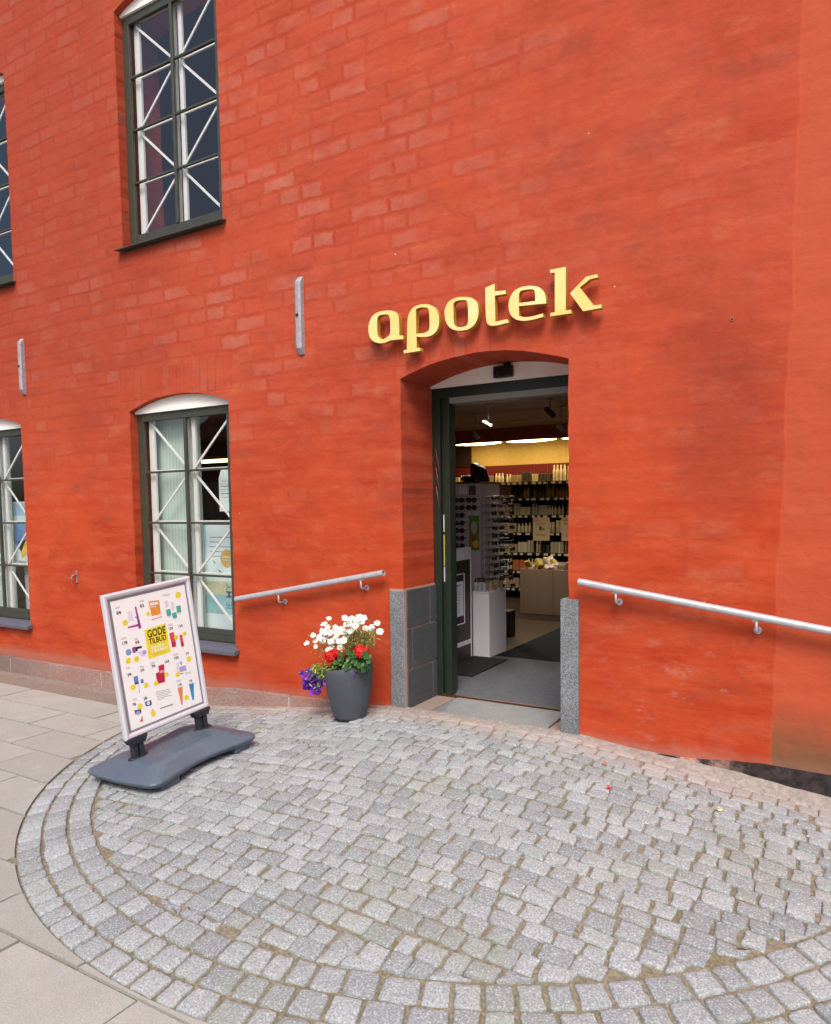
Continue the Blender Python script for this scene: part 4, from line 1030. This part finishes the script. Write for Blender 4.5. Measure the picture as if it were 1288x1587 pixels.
# pedestal
PEDW = flat('white_laminate', 'F2F3FA', .4, .5, var=.02)
pd = empty('display_pedestal', (-3.164, 2.11, .01), None, 'plain white square pedestal just inside the door, bottles standing on top', 'pedestal')
mb = MB(); mb.b2(-3.255, -3.073, 1.903, 2.32, .012, .66); mb.build('column', PEDW, pd, bevel=.003)
mb = MB(); mb.b2(-3.257, -3.071, 1.901, 2.322, .663, .676); mb.build('top_board', PEDW, pd, bevel=.002)
BOT = flat('frosted_bottle', 'B9BBC6', .3, .5); CREAM = flat('cream_pack', 'C9B58E', .5, .4, var=.1, sc_=40); CAPB = BLACK
def pump(loc, label, k=1.):
    t = empty('pump_bottle', loc, None, label, 'bottle', 'bottles on the white pedestal'); L = Vector(loc)
    mb = MB(); mb.lathe([(.018, 0), (.0205, .004), (.0205, .075), (.016, .086), (.008, .09)], L, n=16); mb.build('bottle_body', BOT, t)
    mb = MB(); mb.lathe([(.0085, .09), (.009, .108), (.005, .109), (.004, .122)], L, n=10); mb.box(L+Vector((.008, -.002, .125)), (.03, .009, .008)); mb.build('pump_head', CAPB, t)
    return t
def dup(root, loc, label=None, group=None, rot=None):
    r = root.copy(); sc.collection.objects.link(r); r.location = loc
    if rot: r.rotation_euler = rot
    if label: r['label'] = label
    if group: r['group'] = group
    for ch in list(root.children):
        c = ch.copy(); sc.collection.objects.link(c); c.parent = r
        for g2 in ch.children:
            d = g2.copy(); sc.collection.objects.link(d); d.parent = c
    return r
lb = 'left frosted pump bottle in the front row on the white pedestal'
b0 = pump((-3.235, 1.93, .677), lb)
dup(b0, (-3.188, 1.93, .677), 'middle frosted pump bottle in the front row on the white pedestal'); dup(b0, (-3.141, 1.935, .677), 'right frosted pump bottle in the front row on the white pedestal')
dup(b0, (-3.235, 1.99, .677), 'left frosted pump bottle in the second row on the white pedestal'); dup(b0, (-3.185, 1.995, .677), 'right frosted pump bottle in the second row on the white pedestal')
# loose packs on the pedestal
RO_ = ['first', 'second', 'third', 'fourth', 'fifth', 'sixth', 'seventh', 'eighth', 'ninth']
for i in range(9):
    x = -3.11+random.uniform(-.06, .02); y = 2.0+i*.034; h_ = random.uniform(.05, .10)
    mb = MB(); mb.box((0, 0, h_/2), (.035, .024, h_), rot=Matrix.Rotation(random.uniform(-.2, .2), 3, 'Z')); o = mb.build('small_pack', CREAM if i % 2 else flat('pinkish_pack', '9C7F78', .5), bevel=.002)
    o.location = (x, y, .677); tag(o, '%s small pack, %s in the line from front to back on the pedestal' % ('cream' if i % 2 else 'pinkish', RO_[i]), 'pack', 'packs on the white pedestal')
# notice stand in the vestibule
ns = empty('notice_stand', (-3.28, 1.4, 0), None, 'dark upright panel with a white top band and framed notice, just inside the door', 'notice board')
DBR = flat('dark_brown_panel', '3C3230', .5, .4, var=.1); LIL = flat('lilac_white_paint', 'ECECF6', .5, .4)
mb = MB(); mb.b2(-3.30, -3.262, .75, 1.865, .012, 1.005); mb.build('panel', DBR, ns)
mb = MB(); mb.b2(-3.302, -3.258, .75, 1.865, 1.006, 1.125); mb.build('top_band', LIL, ns)
mb = MB(); mb.b2(-3.303, -3.257, 1.867, 1.882, .012, 1.125); mb.build('edge_strip', LIL, ns)
mb = MB(); mb.b2(-3.259, -3.2555, .76, 1.864, .158, .202); mb.build('lower_strip', LIL, ns)
mb = MB()
for y0, y1, z0, z1 in ((1.27, 1.73, .868, .877), (1.27, 1.73, .377, .386), (1.27, 1.279, .387, .867), (1.721, 1.73, .387, .867)): mb.b2(-3.261, -3.254, y0, y1, z0, z1)
nf = mb.build('notice_frame', LIL, ns)
mb = MB(); mb.b2(-3.261, -3.2565, 1.36, 1.70, .46, .80); 
ny = lambda y, z: Vector((-3.2555, y, z))
EYv = Vector((0, 1, 0))
def bar(mb, y0, y1, z, h, m=1): mb.add([ny(y0, z), ny(y1, z), ny(y1, z+h), ny(y0, z+h)], [(0, 1, 2, 3)], m)
bar(mb, 1.40, 1.66, .765, .006); bar(mb, 1.40, 1.60, .752, .004)
for k in range(9):
    z = .73-k*.028; bar(mb, 1.40, 1.40+random.uniform(.05, .09), z, .003); bar(mb, 1.53, 1.53+random.uniform(.05, .1), z, .003)
bar(mb, 1.30, 1.705, .395, .045, 2)
for k in range(7): bar(mb, 1.33+k*.05, 1.36+k*.05, .40+.012*(k % 2), .018, 3)
mb.build('notice', [LIL, flat('notice_print', '4A4858', .6), flat('notice_foot', '5A2A38', .6), flat('notice_foot_light', '9A7880', .6)], nf)
# sunglasses tower
TWM = flat('lilac_grey_display', 'CFC8D0', .5, .4)
tw = empty('sunglasses_display', (-3.60, 2.76, 0), None, 'tall pale grey display tower hung with rows of sunglasses, behind the white pedestal', 'display stand')
mb = MB(); mb.b2(-3.755, -3.452, 2.50, 3.02, .02, 1.78); mb.build('tower_body', TWM, tw, bevel=.004)
mb = MB(); mb.b2(-3.765, -3.442, 2.49, 3.03, 1.781, 1.80); mb.build('top_cap', flat('dark_cap', '2C2A2C', .5), tw)
mb = MB(); mb.b2(-3.70, -3.61, 2.492, 2.4995, 1.665, 1.745); mb.build('mirror', flat('mirror_painted_glare', 'F4F2EA', .3), tw)  # plain white stands in for the light the mirror reflects
mb = MB(); mb.b2(-3.58, -3.50, 2.490, 2.4995, 1.655, 1.755); mb.build('small_card', flat('grey_card', '5E5A60', .5), tw)
mb = MB(); mb.b2(-3.585, -3.462, 2.488, 2.4995, 1.05, 1.43); mb.add([Vector((-3.52+.035*math.cos(a), 2.486, 1.30+.07*math.sin(a))) for a in [i*math.pi/8 for i in range(16)]], [tuple(range(16))], 1)
mb.add([Vector((-3.50+.04*math.cos(a), 2.486, 1.12+.045*math.sin(a))) for a in [i*math.pi/8 for i in range(16)]], [tuple(range(16))], 2)
mb.add([Vector((-3.53+.022*math.cos(a), 2.484, 1.18+.03*math.sin(a))) for a in [i*math.pi/8 for i in range(16)]], [tuple(range(16))], 3)
mb.build('advert_card', [flat('card_green', '6E8A3C', .5), flat('card_pale', 'B9B3B8', .5), flat('card_yellow', 'D6B83A', .5), flat('card_red', 'A04434', .5)], tw)
LENS = flat('dark_lens', '1A1214', .15, .6); FRM = [flat('black_frame_plastic', '121214', .3, .5), flat('brown_frame_plastic', '4A2A22', .3, .5), flat('wine_frame_plastic', '6A1F2C', .3, .5)]
def glasses(fm):
    t = empty('sunglasses', (0, 0, 0), None, None, 'sunglasses')
    mb = MB()
    for s in (-1, 1):
        mb.lathe([(.030, -.003), (.030, .003), (.001, .0032)], (0, 0, 0), n=14, fn=lambda p, s=s: Vector((s*.034+p.x*1.05, -.03+p.z, p.y*.85)))
    mb.build('lenses', LENS, t)
    mb = MB()
    for s in (-1, 1):
        mb.tube([Vector((s*.034+.0285*math.cos(a)*1.05, -.03, .0285*math.sin(a)*.85)) for a in [i*2*math.pi/14 for i in range(15)]], .0028, n=5, cap=False)
        mb.tube([(s*.064, -.03, .008), (s*.066, .07, .006), (s*.062, .09, -.01)], .003, n=5)
    mb.tube([(-.01, -.031, .006), (0, -.033, .010), (.01, -.031, .006)], .003, n=5)
    mb.build('frame', fm, t); return t
RO = ['first', 'second', 'third', 'fourth', 'fifth', 'sixth', 'seventh', 'eighth', 'ninth', 'tenth', 'eleventh', 'twelfth', 'thirteenth']
protos = [glasses(m) for m in FRM]; used = [0, 0, 0]
def put_g(i, loc, rz, lab, grp):
    if not used[i]: o = protos[i]; used[i] = 1; o.location = loc
    else: o = dup(protos[i], loc)
    o.rotation_euler = (0, 0, rz); o['label'] = lab; o['group'] = grp
for r_ in range(9):
    z = 1.60-r_*.083
    for c_ in range(2):
        if c_ == 1 and z < 1.45: continue
        put_g(random.choice((0, 0, 1, 2)), (-3.675+c_*.15, 2.47, z), 0, 'sunglasses in the %s row from the top, %s column, front face of the display tower' % (RO[r_], ('left', 'right')[c_]), 'sunglasses on the front of the tower')
for r_ in range(13):
    z = 1.62-r_*.082
    for c_ in range(3):
        put_g(random.choice((0, 1, 0, 2)), (-3.35+random.uniform(-.02, .02)+(.05 if c_ == 2 else 0), 2.60+c_*.16, z), R(90), 'sunglasses in the %s row from the top, %s column, right side of the tower' % (RO[r_], ('front', 'middle', 'rear')[c_]), 'sunglasses on the side of the tower')
for c_ in range(3):
    mb = MB(); mb.b2(-3.4525, -3.447, 2.592+c_*.16, 2.608+c_*.16, .58, 1.62)
    for r_ in range(13): mb.b2(-3.448, -3.30, 2.595+c_*.16, 2.605+c_*.16, 1.575-r_*.082, 1.581-r_*.082)
    mb.build('hook_rack', LIL, tw)
# something dark lying on the tower
bg = empty('black_bag', (-3.60, 2.7, 1.80), None, 'soft black bag lying on top of the sunglasses display tower', 'bag')
mb = MB(); mb.sphere((-3.68, 2.7, 1.84), .10, n=16, m=10, sq=(1, .8, .42)); mb.build('flap', BLACK, bg)
mb = MB(); mb.add([(-3.56, 2.63, 1.802), (-3.45, 2.63, 1.802), (-3.45, 2.79, 1.802), (-3.56, 2.79, 1.802), (-3.575, 2.65, 1.99), (-3.49, 2.65, 1.96), (-3.49, 2.77, 1.96), (-3.575, 2.77, 1.99)], [(3, 2, 1, 0), (4, 5, 6, 7), (0, 1, 5, 4), (1, 2, 6, 5), (2, 3, 7, 6), (3, 0, 4, 7)]); mb.build('pouch', flat('dark_cloth', '3A332E', .9, .2, var=.2), bg, bevel=.025, seg=3)
mb = MB(); mb.box((-3.60, 2.68, 1.905), (.06, .13, .205)); mb.build('side_panel', BLACK, bg, bevel=.02)
# small black bin
thing_box('waste_bin', BLACK, -3.52, -3.385, 3.12, 3.30, 0, .30, 'small black box on the brown floor behind the white pedestal', 'bin')
# big beige bin full of goods
BEI = flat('beige_board', '75604A', .7, .3, var=.04, sc_=5)
bn = empty('bargain_bin', (-3.4, 5.25, 0), None, 'large beige box-shaped bargain counter heaped with goods in front of the shelves', 'bargain bin')
for x0, x1 in ((-4.0, -3.515), (-3.510, -2.9)):
    mb = MB(); mb.b2(x0, x1, 4.92, 4.95, .0, .63); mb.build('front_panel', BEI, bn, bevel=.002)
mb = MB(); mb.b2(-4.0, -3.97, 4.951, 5.6, 0, .63); mb.build('side_panel', BEI, bn); mb = MB(); mb.b2(-2.93, -2.9, 4.951, 5.6, 0, .63); mb.build('side_panel', BEI, bn)
mb = MB(); mb.b2(-3.97, -2.93, 4.951, 5.57, .5, .52); mb.build('tray', BEI, bn); mb = MB(); mb.b2(-3.97, -2.93, 5.571, 5.6, 0, .63); mb.build('rear_panel', BEI, bn)
GOODS = [flat('goods_'+h, h, .6, .3, var=.25, sc_=20) for h in ('B89A6A', 'C8B48C', '8A6A4A', '6A3A2A', 'A88A3A', '3A3A3A', 'C0A890')]
gcol = ['sandy', 'cream', 'brown', 'dark red-brown', 'mustard', 'dark grey', 'pale pinkish']
for i in range(44):
    s_ = random.uniform(.05, .10); mb = MB(); mb.box((0, 0, 0), (s_*random.uniform(.8, 1.6), s_*random.uniform(.4, .8), s_*random.uniform(.9, 1.5)), rot=Matrix.Rotation(random.uniform(-.7, .7), 3, 'Y') @ Matrix.Rotation(random.uniform(-.8, .8), 3, 'X') @ Matrix.Rotation(random.uniform(0, 3), 3, 'Z'))
    gi = random.randrange(7); o = mb.build('sale_pack', GOODS[gi], bevel=.012); o.location = (random.uniform(-3.92, -2.98), random.uniform(5.0, 5.4), random.choice((.58, .64, .70, .755)))
    tag(o, '%s packet tumbled into the heap on the beige bargain counter' % gcol[gi], 'packet', '%s goods heaped on the bargain counter' % gcol[gi])
# shelving on the rear wall
SHM = flat('shelf_metal', '8E8468', .5, .4); BACKP = flat('shelf_back', '1C1612', .8, .2); RAILW = flat('price_rail', 'C9BD98', .5, .4)
sh = empty('wall_shelving', (-4.8, 6.75, 0), None, 'wide wall shelving full of cream packs below the lit yellow panel in the shop', 'shelving')
SX0, SX1 = -6.75, -2.9
mb = MB(); mb.b2(SX0, SX1, 6.93, 6.98, 0, 2.04); mb.build('back_panel', BACKP, sh)
SZ = [1.905, 1.645, 1.365, 1.08, .75, .45, .16]
for z in SZ:
    mb = MB(); mb.b2(SX0, SX1, 6.5, 6.93, z-.022, z); so_ = mb.build('shelf', SHM, sh)
    mb = MB(); mb.b2(SX0, SX1, 6.488, 6.499, z-.045, z+.004, 0); x = SX0+.02
    while x < SX1-.1: wd = random.choice((.05, .07)); mb.b2(x, x+wd, 6.4845, 6.4875, z-.04, z-.006, 1); x += wd+random.choice((.04, .05, .08))
    mb.build('price_rail', [BACKP, RAILW], so_)
for x in (-6.76, -5.9, -4.95, -3.98, -3.02): mb = MB(); mb.b2(x-.012, x+.012, 6.90, 6.929, 0, 2.04); mb.build('upright', SHM, sh)
pk = []
for h in ('CDB88A', 'BFA678', 'D8C8A0', 'A8906A', '4A4438', 'B86A40', '6A7A70', 'C8B898'):
    m = flat('pack_'+h, h, .5, .35, var=.1, sc_=60)
    mb = MB(); mb.box((0, 0, .5), (1, 1, 1)); a_ = mb.build('product_pack', m, bevel=.03); a_.location = (0, 0, 0)
    mb = MB(); mb.lathe([(.42, 0), (.48, .03), (.48, .66), (.30, .74), (.24, .78), (.24, .98), (.05, 1)], n=12); b_o = mb.build('product_bottle', m)
    pk += [a_, b_o]
first = {}
tone = ['cream', 'sandy', 'pale cream', 'tan', 'dark grey', 'orange-brown', 'grey-green', 'light beige']
def ordinal(n):
    t_ = ['', 'first', 'second', 'third', 'fourth', 'fifth', 'sixth', 'seventh', 'eighth', 'ninth', 'tenth', 'eleventh', 'twelfth', 'thirteenth', 'fourteenth', 'fifteenth', 'sixteenth', 'seventeenth', 'eighteenth', 'nineteenth']
    if n < 20: return t_[n]
    d = {2: 'twent', 3: 'thirt', 4: 'fort', 5: 'fift', 6: 'sixt'}[n//10]
    return d+'ieth' if n % 10 == 0 else d+'y-'+t_[n % 10]
names = ['top', 'second', 'third', 'fourth', 'fifth', 'sixth', 'lowest']
cnt = 0
for si, z in enumerate(SZ):
    kk = 1; x = -6.5 if si == 0 else -5.15; xe = -3.35 if si < 4 else -3.7
    while x < xe:
        i = random.choices(range(16), [6, 3, 6, 3, 5, 3, 4, 3, 1, 1, 1, 0, 1, 1, 4, 2])[0]; run = random.randint(2, 4); hgt = random.uniform(.13, .20) if si else random.uniform(.10, .19)
        if si == 0 and x > -4.1: hgt = random.uniform(.20, .26)
        wd = random.uniform(.042, .06)
        for q in range(run):
            if x > xe: break
            src = pk[i]
            if i in first: o = src.copy(); sc.collection.objects.link(o)
            else: o = src; first[i] = 1
            o.location = (x, 6.56+random.uniform(0, .03), z+.001); o.scale = (wd*.92, .05, hgt)
            kind_ = 'bottle' if i % 2 else 'pack'
            tag(o, '%s %s, %s from the left on the %s shelf of the rear wall shelving' % (tone[i//2], kind_, ordinal(kk), names[si]), kind_, 'goods on the %s wall shelf' % names[si]); kk += 1; x += wd+.003; cnt += 1
        x += random.choice((.0, .01, .03))
for i in range(16):
    if i not in first: bpy.data.objects.remove(pk[i])
# lit panel, red band, valance, lamps
YEL = flat('cream_yellow_wall', 'BFA45C', .8, .3); DRED = flat('dark_red_band', '5E1512', .6, .3)
lp = empty('light_cornice', (-4.8, 6.8, 2.04), None, 'yellow panel above the shelving with a dark red band and a rust-brown valance', 'cornice')
mb = MB(); mb.b2(-5.75, SX1+.9, 6.95, 6.99, 2.215, 2.74); mb.build('yellow_panel', YEL, lp)
mb = MB(); mb.b2(-6.75, SX1+.9, 6.94, 6.99, 2.045, 2.213); mb.build('red_band', DRED, lp)
mb = MB(); mb.b2(-6.75, SX1+.9, 6.10, 6.16, 2.55, 2.762); mb.build('valance', flat('rust_valance', 'A8542C', .7, .3), lp)
mb = MB(); mb.b2(-6.75, -5.752, 6.92, 6.99, 2.215, 2.74); mb.build('dark_end_panel', flat('dark_end', '2A1610', .7), lp)
WARM = emit('warm_lamp', (1., .72, .38), 17.); LH = flat('lamp_housing', 'B8A888', .5)
for i in range(5):
    x0 = -5.80+i*.935
    t = empty('strip_lamp', (x0+.44, 6.4, 2.56), None, ['first', 'second', 'third', 'fourth', 'fifth'][i]+' warm strip lamp from the left under the valance above the rear shelving', 'lamp', 'strip lamps under the valance')
    mb = MB(); mb.b2(x0, x0+.88, 6.30, 6.55, 2.565, 2.60); mb.build('housing', LH, t)
    mb = MB(); k = 12; vs = []
    for j in range(k+1):
        u = j/k; hh = .115*math.sin(math.pi*u)**.6; dp = .020*math.sin(math.pi*u)**.6
        vs += [(x0+.01+.86*u, 6.425-hh, 2.563), (x0+.01+.86*u, 6.425-hh*.5, 2.563-dp), (x0+.01+.86*u, 6.425+hh*.5, 2.563-dp), (x0+.01+.86*u, 6.425+hh, 2.563)]
    mb.add(vs, [(a*4+b, a*4+b+1, a*4+b+5, a*4+b+4) for a in range(k) for b in range(3)], 0, True); mb.build('diffuser', WARM, t)
t = empty('strip_lamp', (-7.85, 3.0, 2.3), None, 'short warm lit strip lamp seen through the upper right pane of the ground floor window', 'lamp')
mb = MB(); mb.b2(-8.2, -7.45, 2.95, 3.05, 2.215, 2.255); mb.build('diffuser', emit('warm_lamp_soft', (1, .72, .38), 3.), t); mb = MB(); mb.b2(-8.22, -7.43, 2.93, 3.07, 2.257, 2.30); mb.build('housing', LH, t)
mb = MB()
for x in (-8.1, -7.55): mb.tube([(x, 3, 2.29), (x, 3, 2.78)], .006, n=6)
mb.build('hanger', LH, t)
# ceiling spots
WH = flat('spot_white', 'A89A8A', .5, .4)
for i, (px, py, Y, lit) in enumerate(((757.5, 657, 3.5, 1), (737, 677, 4.2, 0), (870, 666, 4.2, 0), (853, 642, 3.5, 0))):
    c = at(px, py, Y); t = empty('ceiling_spot', (c.x, c.y, 2.765), None, ['lit white spotlight on the shop ceiling, its bright tube slanting', 'unlit white ceiling spotlight above the sunglasses display', 'unlit white ceiling spotlight nearest the right door jamb', 'small dark ceiling spotlight seen high in the doorway'][i], 'spotlight')
    mb = MB(); mb.lathe([(.045, 0), (.045, .02)], (c.x, c.y, 2.744), n=12); mb.tube([(c.x, c.y, 2.75), (c.x, c.y, c.z+.04)], .010, n=6); mb.build('mount', WH, t)
    mb = MB(); d = Vector((.06, -.03, -.05)); mb.tube([c-d+Vector((0, 0, .02)), c+d*.8+Vector((0, 0, .02))], .032, n=12); mb.build('head', WH if i < 3 else DBR, t)
    ld = bpy.data.lights.new('spot_and_fill_lamp', 'SPOT'); ld.energy = 120 if lit else 50; ld.spot_size = R(95); ld.spot_blend = .8; ld.shadow_soft_size = .06; ld.color = (1, .93, .85)  # real lamp in the lit spot; added fill light in the unlit ones
    lo = bpy.data.objects.new('spot_and_fill_lamp', ld); sc.collection.objects.link(lo); lo.parent = t; lo.location = (.12, -.06, c.z-2.765-.08); lo.rotation_euler = Vector((-.25, .9, 1.6) if lit else (.3, -.8, 1.6)).to_track_quat('Z', 'Y').to_euler()
    if lit: mb = MB(); mb.tube([c+Vector((-.055, -.045, .035)), c+Vector((.055, -.045, -.025))], .011, n=8); mb.build('tube', emit('spot_glow', (1, .9, .75), 5), t)
# hanging price posters
for i, (x0, x1) in enumerate(((-4.31, -4.035), (-3.84, -3.57))):
    t = empty('hanging_poster', ((x0+x1)/2, 6.2, 1.33), None, ['cream poster with small dark picture hanging before the shelves, left of two', 'cream poster hanging in front of the shelves, cut off by the right door jamb'][i], 'poster')
    mb = MB(); mb.b2(x0, x1, 6.2, 6.206, .965, 1.33); bo_ = mb.build('board', flat('cream_board', 'B09468', .6), t)
    mb = MB(); cx = (x0+x1)/2
    for (a, b, c, d, m) in ((cx-.03, cx+.01, 1.13, 1.19, 0), (cx+.02, cx+.055, 1.13, 1.17, 1), (cx-.11, cx-.03, 1.275, 1.295, 2), (cx-.1, cx+.1, 1.06, 1.066, 1), (cx-.07, cx+.07, 1.04, 1.045, 1), (cx-.09, cx+.09, 1.235, 1.24, 1), (cx-.09, cx+.05, 1.22, 1.224, 1)):
        mb.b2(a, b, 6.196, 6.1995, c, d, m)
    mb.build('print', [flat('print_dark', '2C2A2C', .6), flat('print_brown', '6A5440', .6), flat('print_orange', 'B86A30', .6)], bo_)
    mb = MB()
    for x in (x0+.03, x1-.03): mb.tube([(x, 6.203, 1.328), (x, 6.203, 2.766)], .0015, n=5)
    mb.build('cord', LH, t)

# ================================================================ BEHIND THE WINDOWS
def blind_mat():
    g = G('pale_green_blind', .8, .2); X, Y, Z = g.xyz()
    wv = g.n('TexWave', {'wave_type': 'BANDS', 'bands_direction': 'X'}, {'Vector': g.co(), 'Scale': 7., 'Distortion': .4}).outputs['Fac']
    g.set('Base Color', g.mix(wv, srgb('AFC6BC'), srgb('BFD3C8'))); g.set('Normal', g.bump(wv, .2, .005)); return g.m
BLD = blind_mat(); WPAP = flat('pale_poster', 'CFE2E4', .5, .3, var=.03); TEAL = flat('teal_print', '8FC0C4', .5); SAND = flat('sand_print', 'C9CDA6', .5, var=.2, sc_=12)
def panel_thing(name, x0, x1, y, z0, z1, mat, label, cat, th=.012):
    mb = MB(); mb.b2(x0, x1, y, y+th, z0, z1); o = mb.build(name, mat); own_origin(o, ((x0+x1)/2, y, z0)); return tag(o, label, cat)
panel_thing('window_blind', -5.945, -5.29, .25, .28, 2.46, BLD, 'pale green ribbed blind covering the left half of the window beside the handrail', 'blind')
panel_thing('window_blind', -9.03, -8.42, .25, .28, 2.46, BLD, 'pale green ribbed blind in the window at the far left edge', 'blind')
# poster with sea picture
t = empty('window_poster', (-5.05, .27, .38), None, 'tall pale blue poster with a sea picture and birds behind the lower right panes', 'poster')
mb = MB(); mb.b2(-5.30, -4.72, .27, .275, .37, 1.395); sheet = mb.build('sheet', WPAP, t)
mb = MB(); yy = .2685
def rect(x0, x1, z0, z1, m, dy=0): mb.add([(x0, yy-dy, z0), (x1, yy-dy, z0), (x1, yy-dy, z1), (x0, yy-dy, z1)], [(0, 1, 2, 3)], m)
for k, m in enumerate((0, 0, 0, 1, 1)): rect(-5.295, -4.725, .55+k*.062, .55+(k+1)*.062, m)
for k, (L) in enumerate((.40, .16, .41, .38, .20)): rect(-5.22, -5.22+L, 1.275-k*.045, 1.281-k*.045, 2)
n_ = 20; c = Vector((-5.0, yy-.001, 1.08)); mb.add([c+Vector((.085*math.cos(a), 0, .085*math.sin(a))) for a in [i*2*math.pi/n_ for i in range(n_)]], [tuple(range(n_))], 3)
rect(-5.06, -4.95, 1.085, 1.10, 1, .002); rect(-5.06, -4.95, 1.06, 1.07, 1, .002)
for (x, z) in ((-5.17, 1.04), (-5.10, .955)):
    mb.add([(x-.03, yy-.001, z+.02), (x, yy-.001, z), (x+.035, yy-.001, z-.012), (x+.004, yy-.001, z+.008)], [(0, 1, 2, 3)], 4); mb.add([(x-.005, yy-.0015, z+.02), (x+.004, yy-.0015, z), (x-.002, yy-.0015, z-.018)], [(0, 1, 2)], 4)
mb.text('JE MY', .10, (-4.955, yy-.001, .60), (0, 0, 1), (-1, 0, 0), 2, .001)
mb.text('KO', .06, (-4.955, yy-.001, .90), (0, 0, 1), (-1, 0, 0), 1, .001) if False else None
mb.build('print', [TEAL, SAND, flat('print_slate', '6F8790', .6), flat('print_amber', 'C9A860', .6), flat('print_bird', '3F4A4C', .6)], sheet)
# chamfered white tag
mb = MB(); mb.prism([(-5.065, 1.52), (-4.86, 1.52), (-4.86, 1.93), (-5.02, 1.93), (-5.065, 1.83)], (0, .26, 0), ex, ez, .006, 0)
for z in (1.75, 1.68): mb.b2(-5.04, -4.88, .2585, .2595, z, z+.008, 1)
for z in (1.80, 1.77, 1.72, 1.65): mb.b2(-5.04, -4.93, .2585, .2595, z, z+.003, 1)
o = mb.build('hanging_tag', [flat('tag_white', 'DCE8EA', .5), flat('tag_print', '7C8A90', .5)]); own_origin(o, (-4.96, .26, 1.52)); tag(o, 'white tag-shaped card hanging behind the right pane of the window', 'card')
# low unit with grey slats and a dark red top, seen through the right panes
cb = empty('display_cabinet', (-6.2, 1.6, 0), None, 'grey slatted cabinet with dark red ledge, dimly seen behind the window', 'cabinet')
mb = MB(); mb.b2(-7.2, -4.75, 1.5, 1.75, .0, 1.40); mb.build('carcass', DRED, cb)
mb = MB()
for i in range(24): x = -7.15+i*.1; mb.b2(x, x+.085, 1.56, 1.60, 1.41, 1.86)
mb.build('slat_panel', flat('grey_slats', '9AA4A0', .6), cb)
# poster in the far left window
t = empty('window_poster', (-8.3, .27, .9), None, 'blue and white poster with yellow shape behind the far left window', 'poster')
mb = MB(); mb.b2(-8.52, -8.12, .27, .275, .90, 1.66); sheet = mb.build('sheet', WPAP, t)
mb = MB(); rect(-8.515, -8.125, 1.20, 1.40, 0); rect(-8.515, -8.125, 1.50, 1.64, 4)
mb.add([(-8.36, yy-.001, 1.20), (-8.30, yy-.001, 1.0), (-8.16, yy-.001, 1.06), (-8.2, yy-.001, 1.22)], [(0, 1, 2, 3)], 3)
mb.add([(-8.5, yy-.001, 1.22), (-8.3, yy-.001, 1.08), (-8.14, yy-.001, 1.30), (-8.14, yy-.001, 1.4), (-8.5, yy-.001, 1.4)], [(0, 1, 2, 3, 4)], 0)
mb.text('rsoc', .09, (-8.37, yy-.002, .93), (1, 0, 0), (0, 0, 1), 2, .001)
mb.build('print', [flat('print_blue', '5E8FC4', .5), SAND, flat('print_grey', '7C8A90', .6), flat('print_gold', 'D8B448', .6), flat('print_sky', '9FC4D8', .5)], sheet)
panel_thing('white_screen', -8.415, -7.76, .36, .28, .90, flat('pale_screen', 'BFD0D0', .7), 'pale screen standing behind the lowest panes of the far left window', 'screen')
# upper storey rooms are just dark: floor above the shop
mb = MB(); mb.b2(WX0+.4, WX1-.4, 2.6, 2.7, 3.0, WZ1-.01); mb.build('upper_partition', flat('upper_room_wall', '6A645C', .9), bld)
# ---- the house across the street (only ever seen mirrored in the panes)
hs = empty('brick_house', (-6, -19, 0), None, 'long brown brick house with a tiled roof across the street, mirrored in the window panes', 'house')
mb = MB(); mb.b2(-26, 6, -24, -19, -.4, 4.6); mb.build('wall', flat('brown_brick', '7A5646', .9, .2, var=.2, sc_=5), hs)
mb = MB(); mb.add([(-26.3, -18.6, 4.6), (6.3, -18.6, 4.6), (6.3, -21.5, 7.3), (-26.3, -21.5, 7.3), (6.3, -24.4, 4.6), (-26.3, -24.4, 4.6)], [(1, 0, 3, 2), (2, 3, 5, 4), (0, 5, 3), (1, 2, 4), (0, 1, 4, 5)]); mb.build('roof', flat('dark_red_tiles', '6A3A2E', .8, .2, var=.3, sc_=9), hs)
for i in range(8):
    x = -24+i*3.8; mb = MB(); mb.b2(x, x+1.2, -18.99, -18.95, 1.0, 2.9); wf = mb.build('window', WHITE, hs)
    mb = MB()
    for a in (x+.08, x+.64): mb.b2(a, a+.48, -18.94, -18.93, 1.08, 2.82)
    mb.build('pane', flat('house_pane', '20262C', .1, .6), wf)
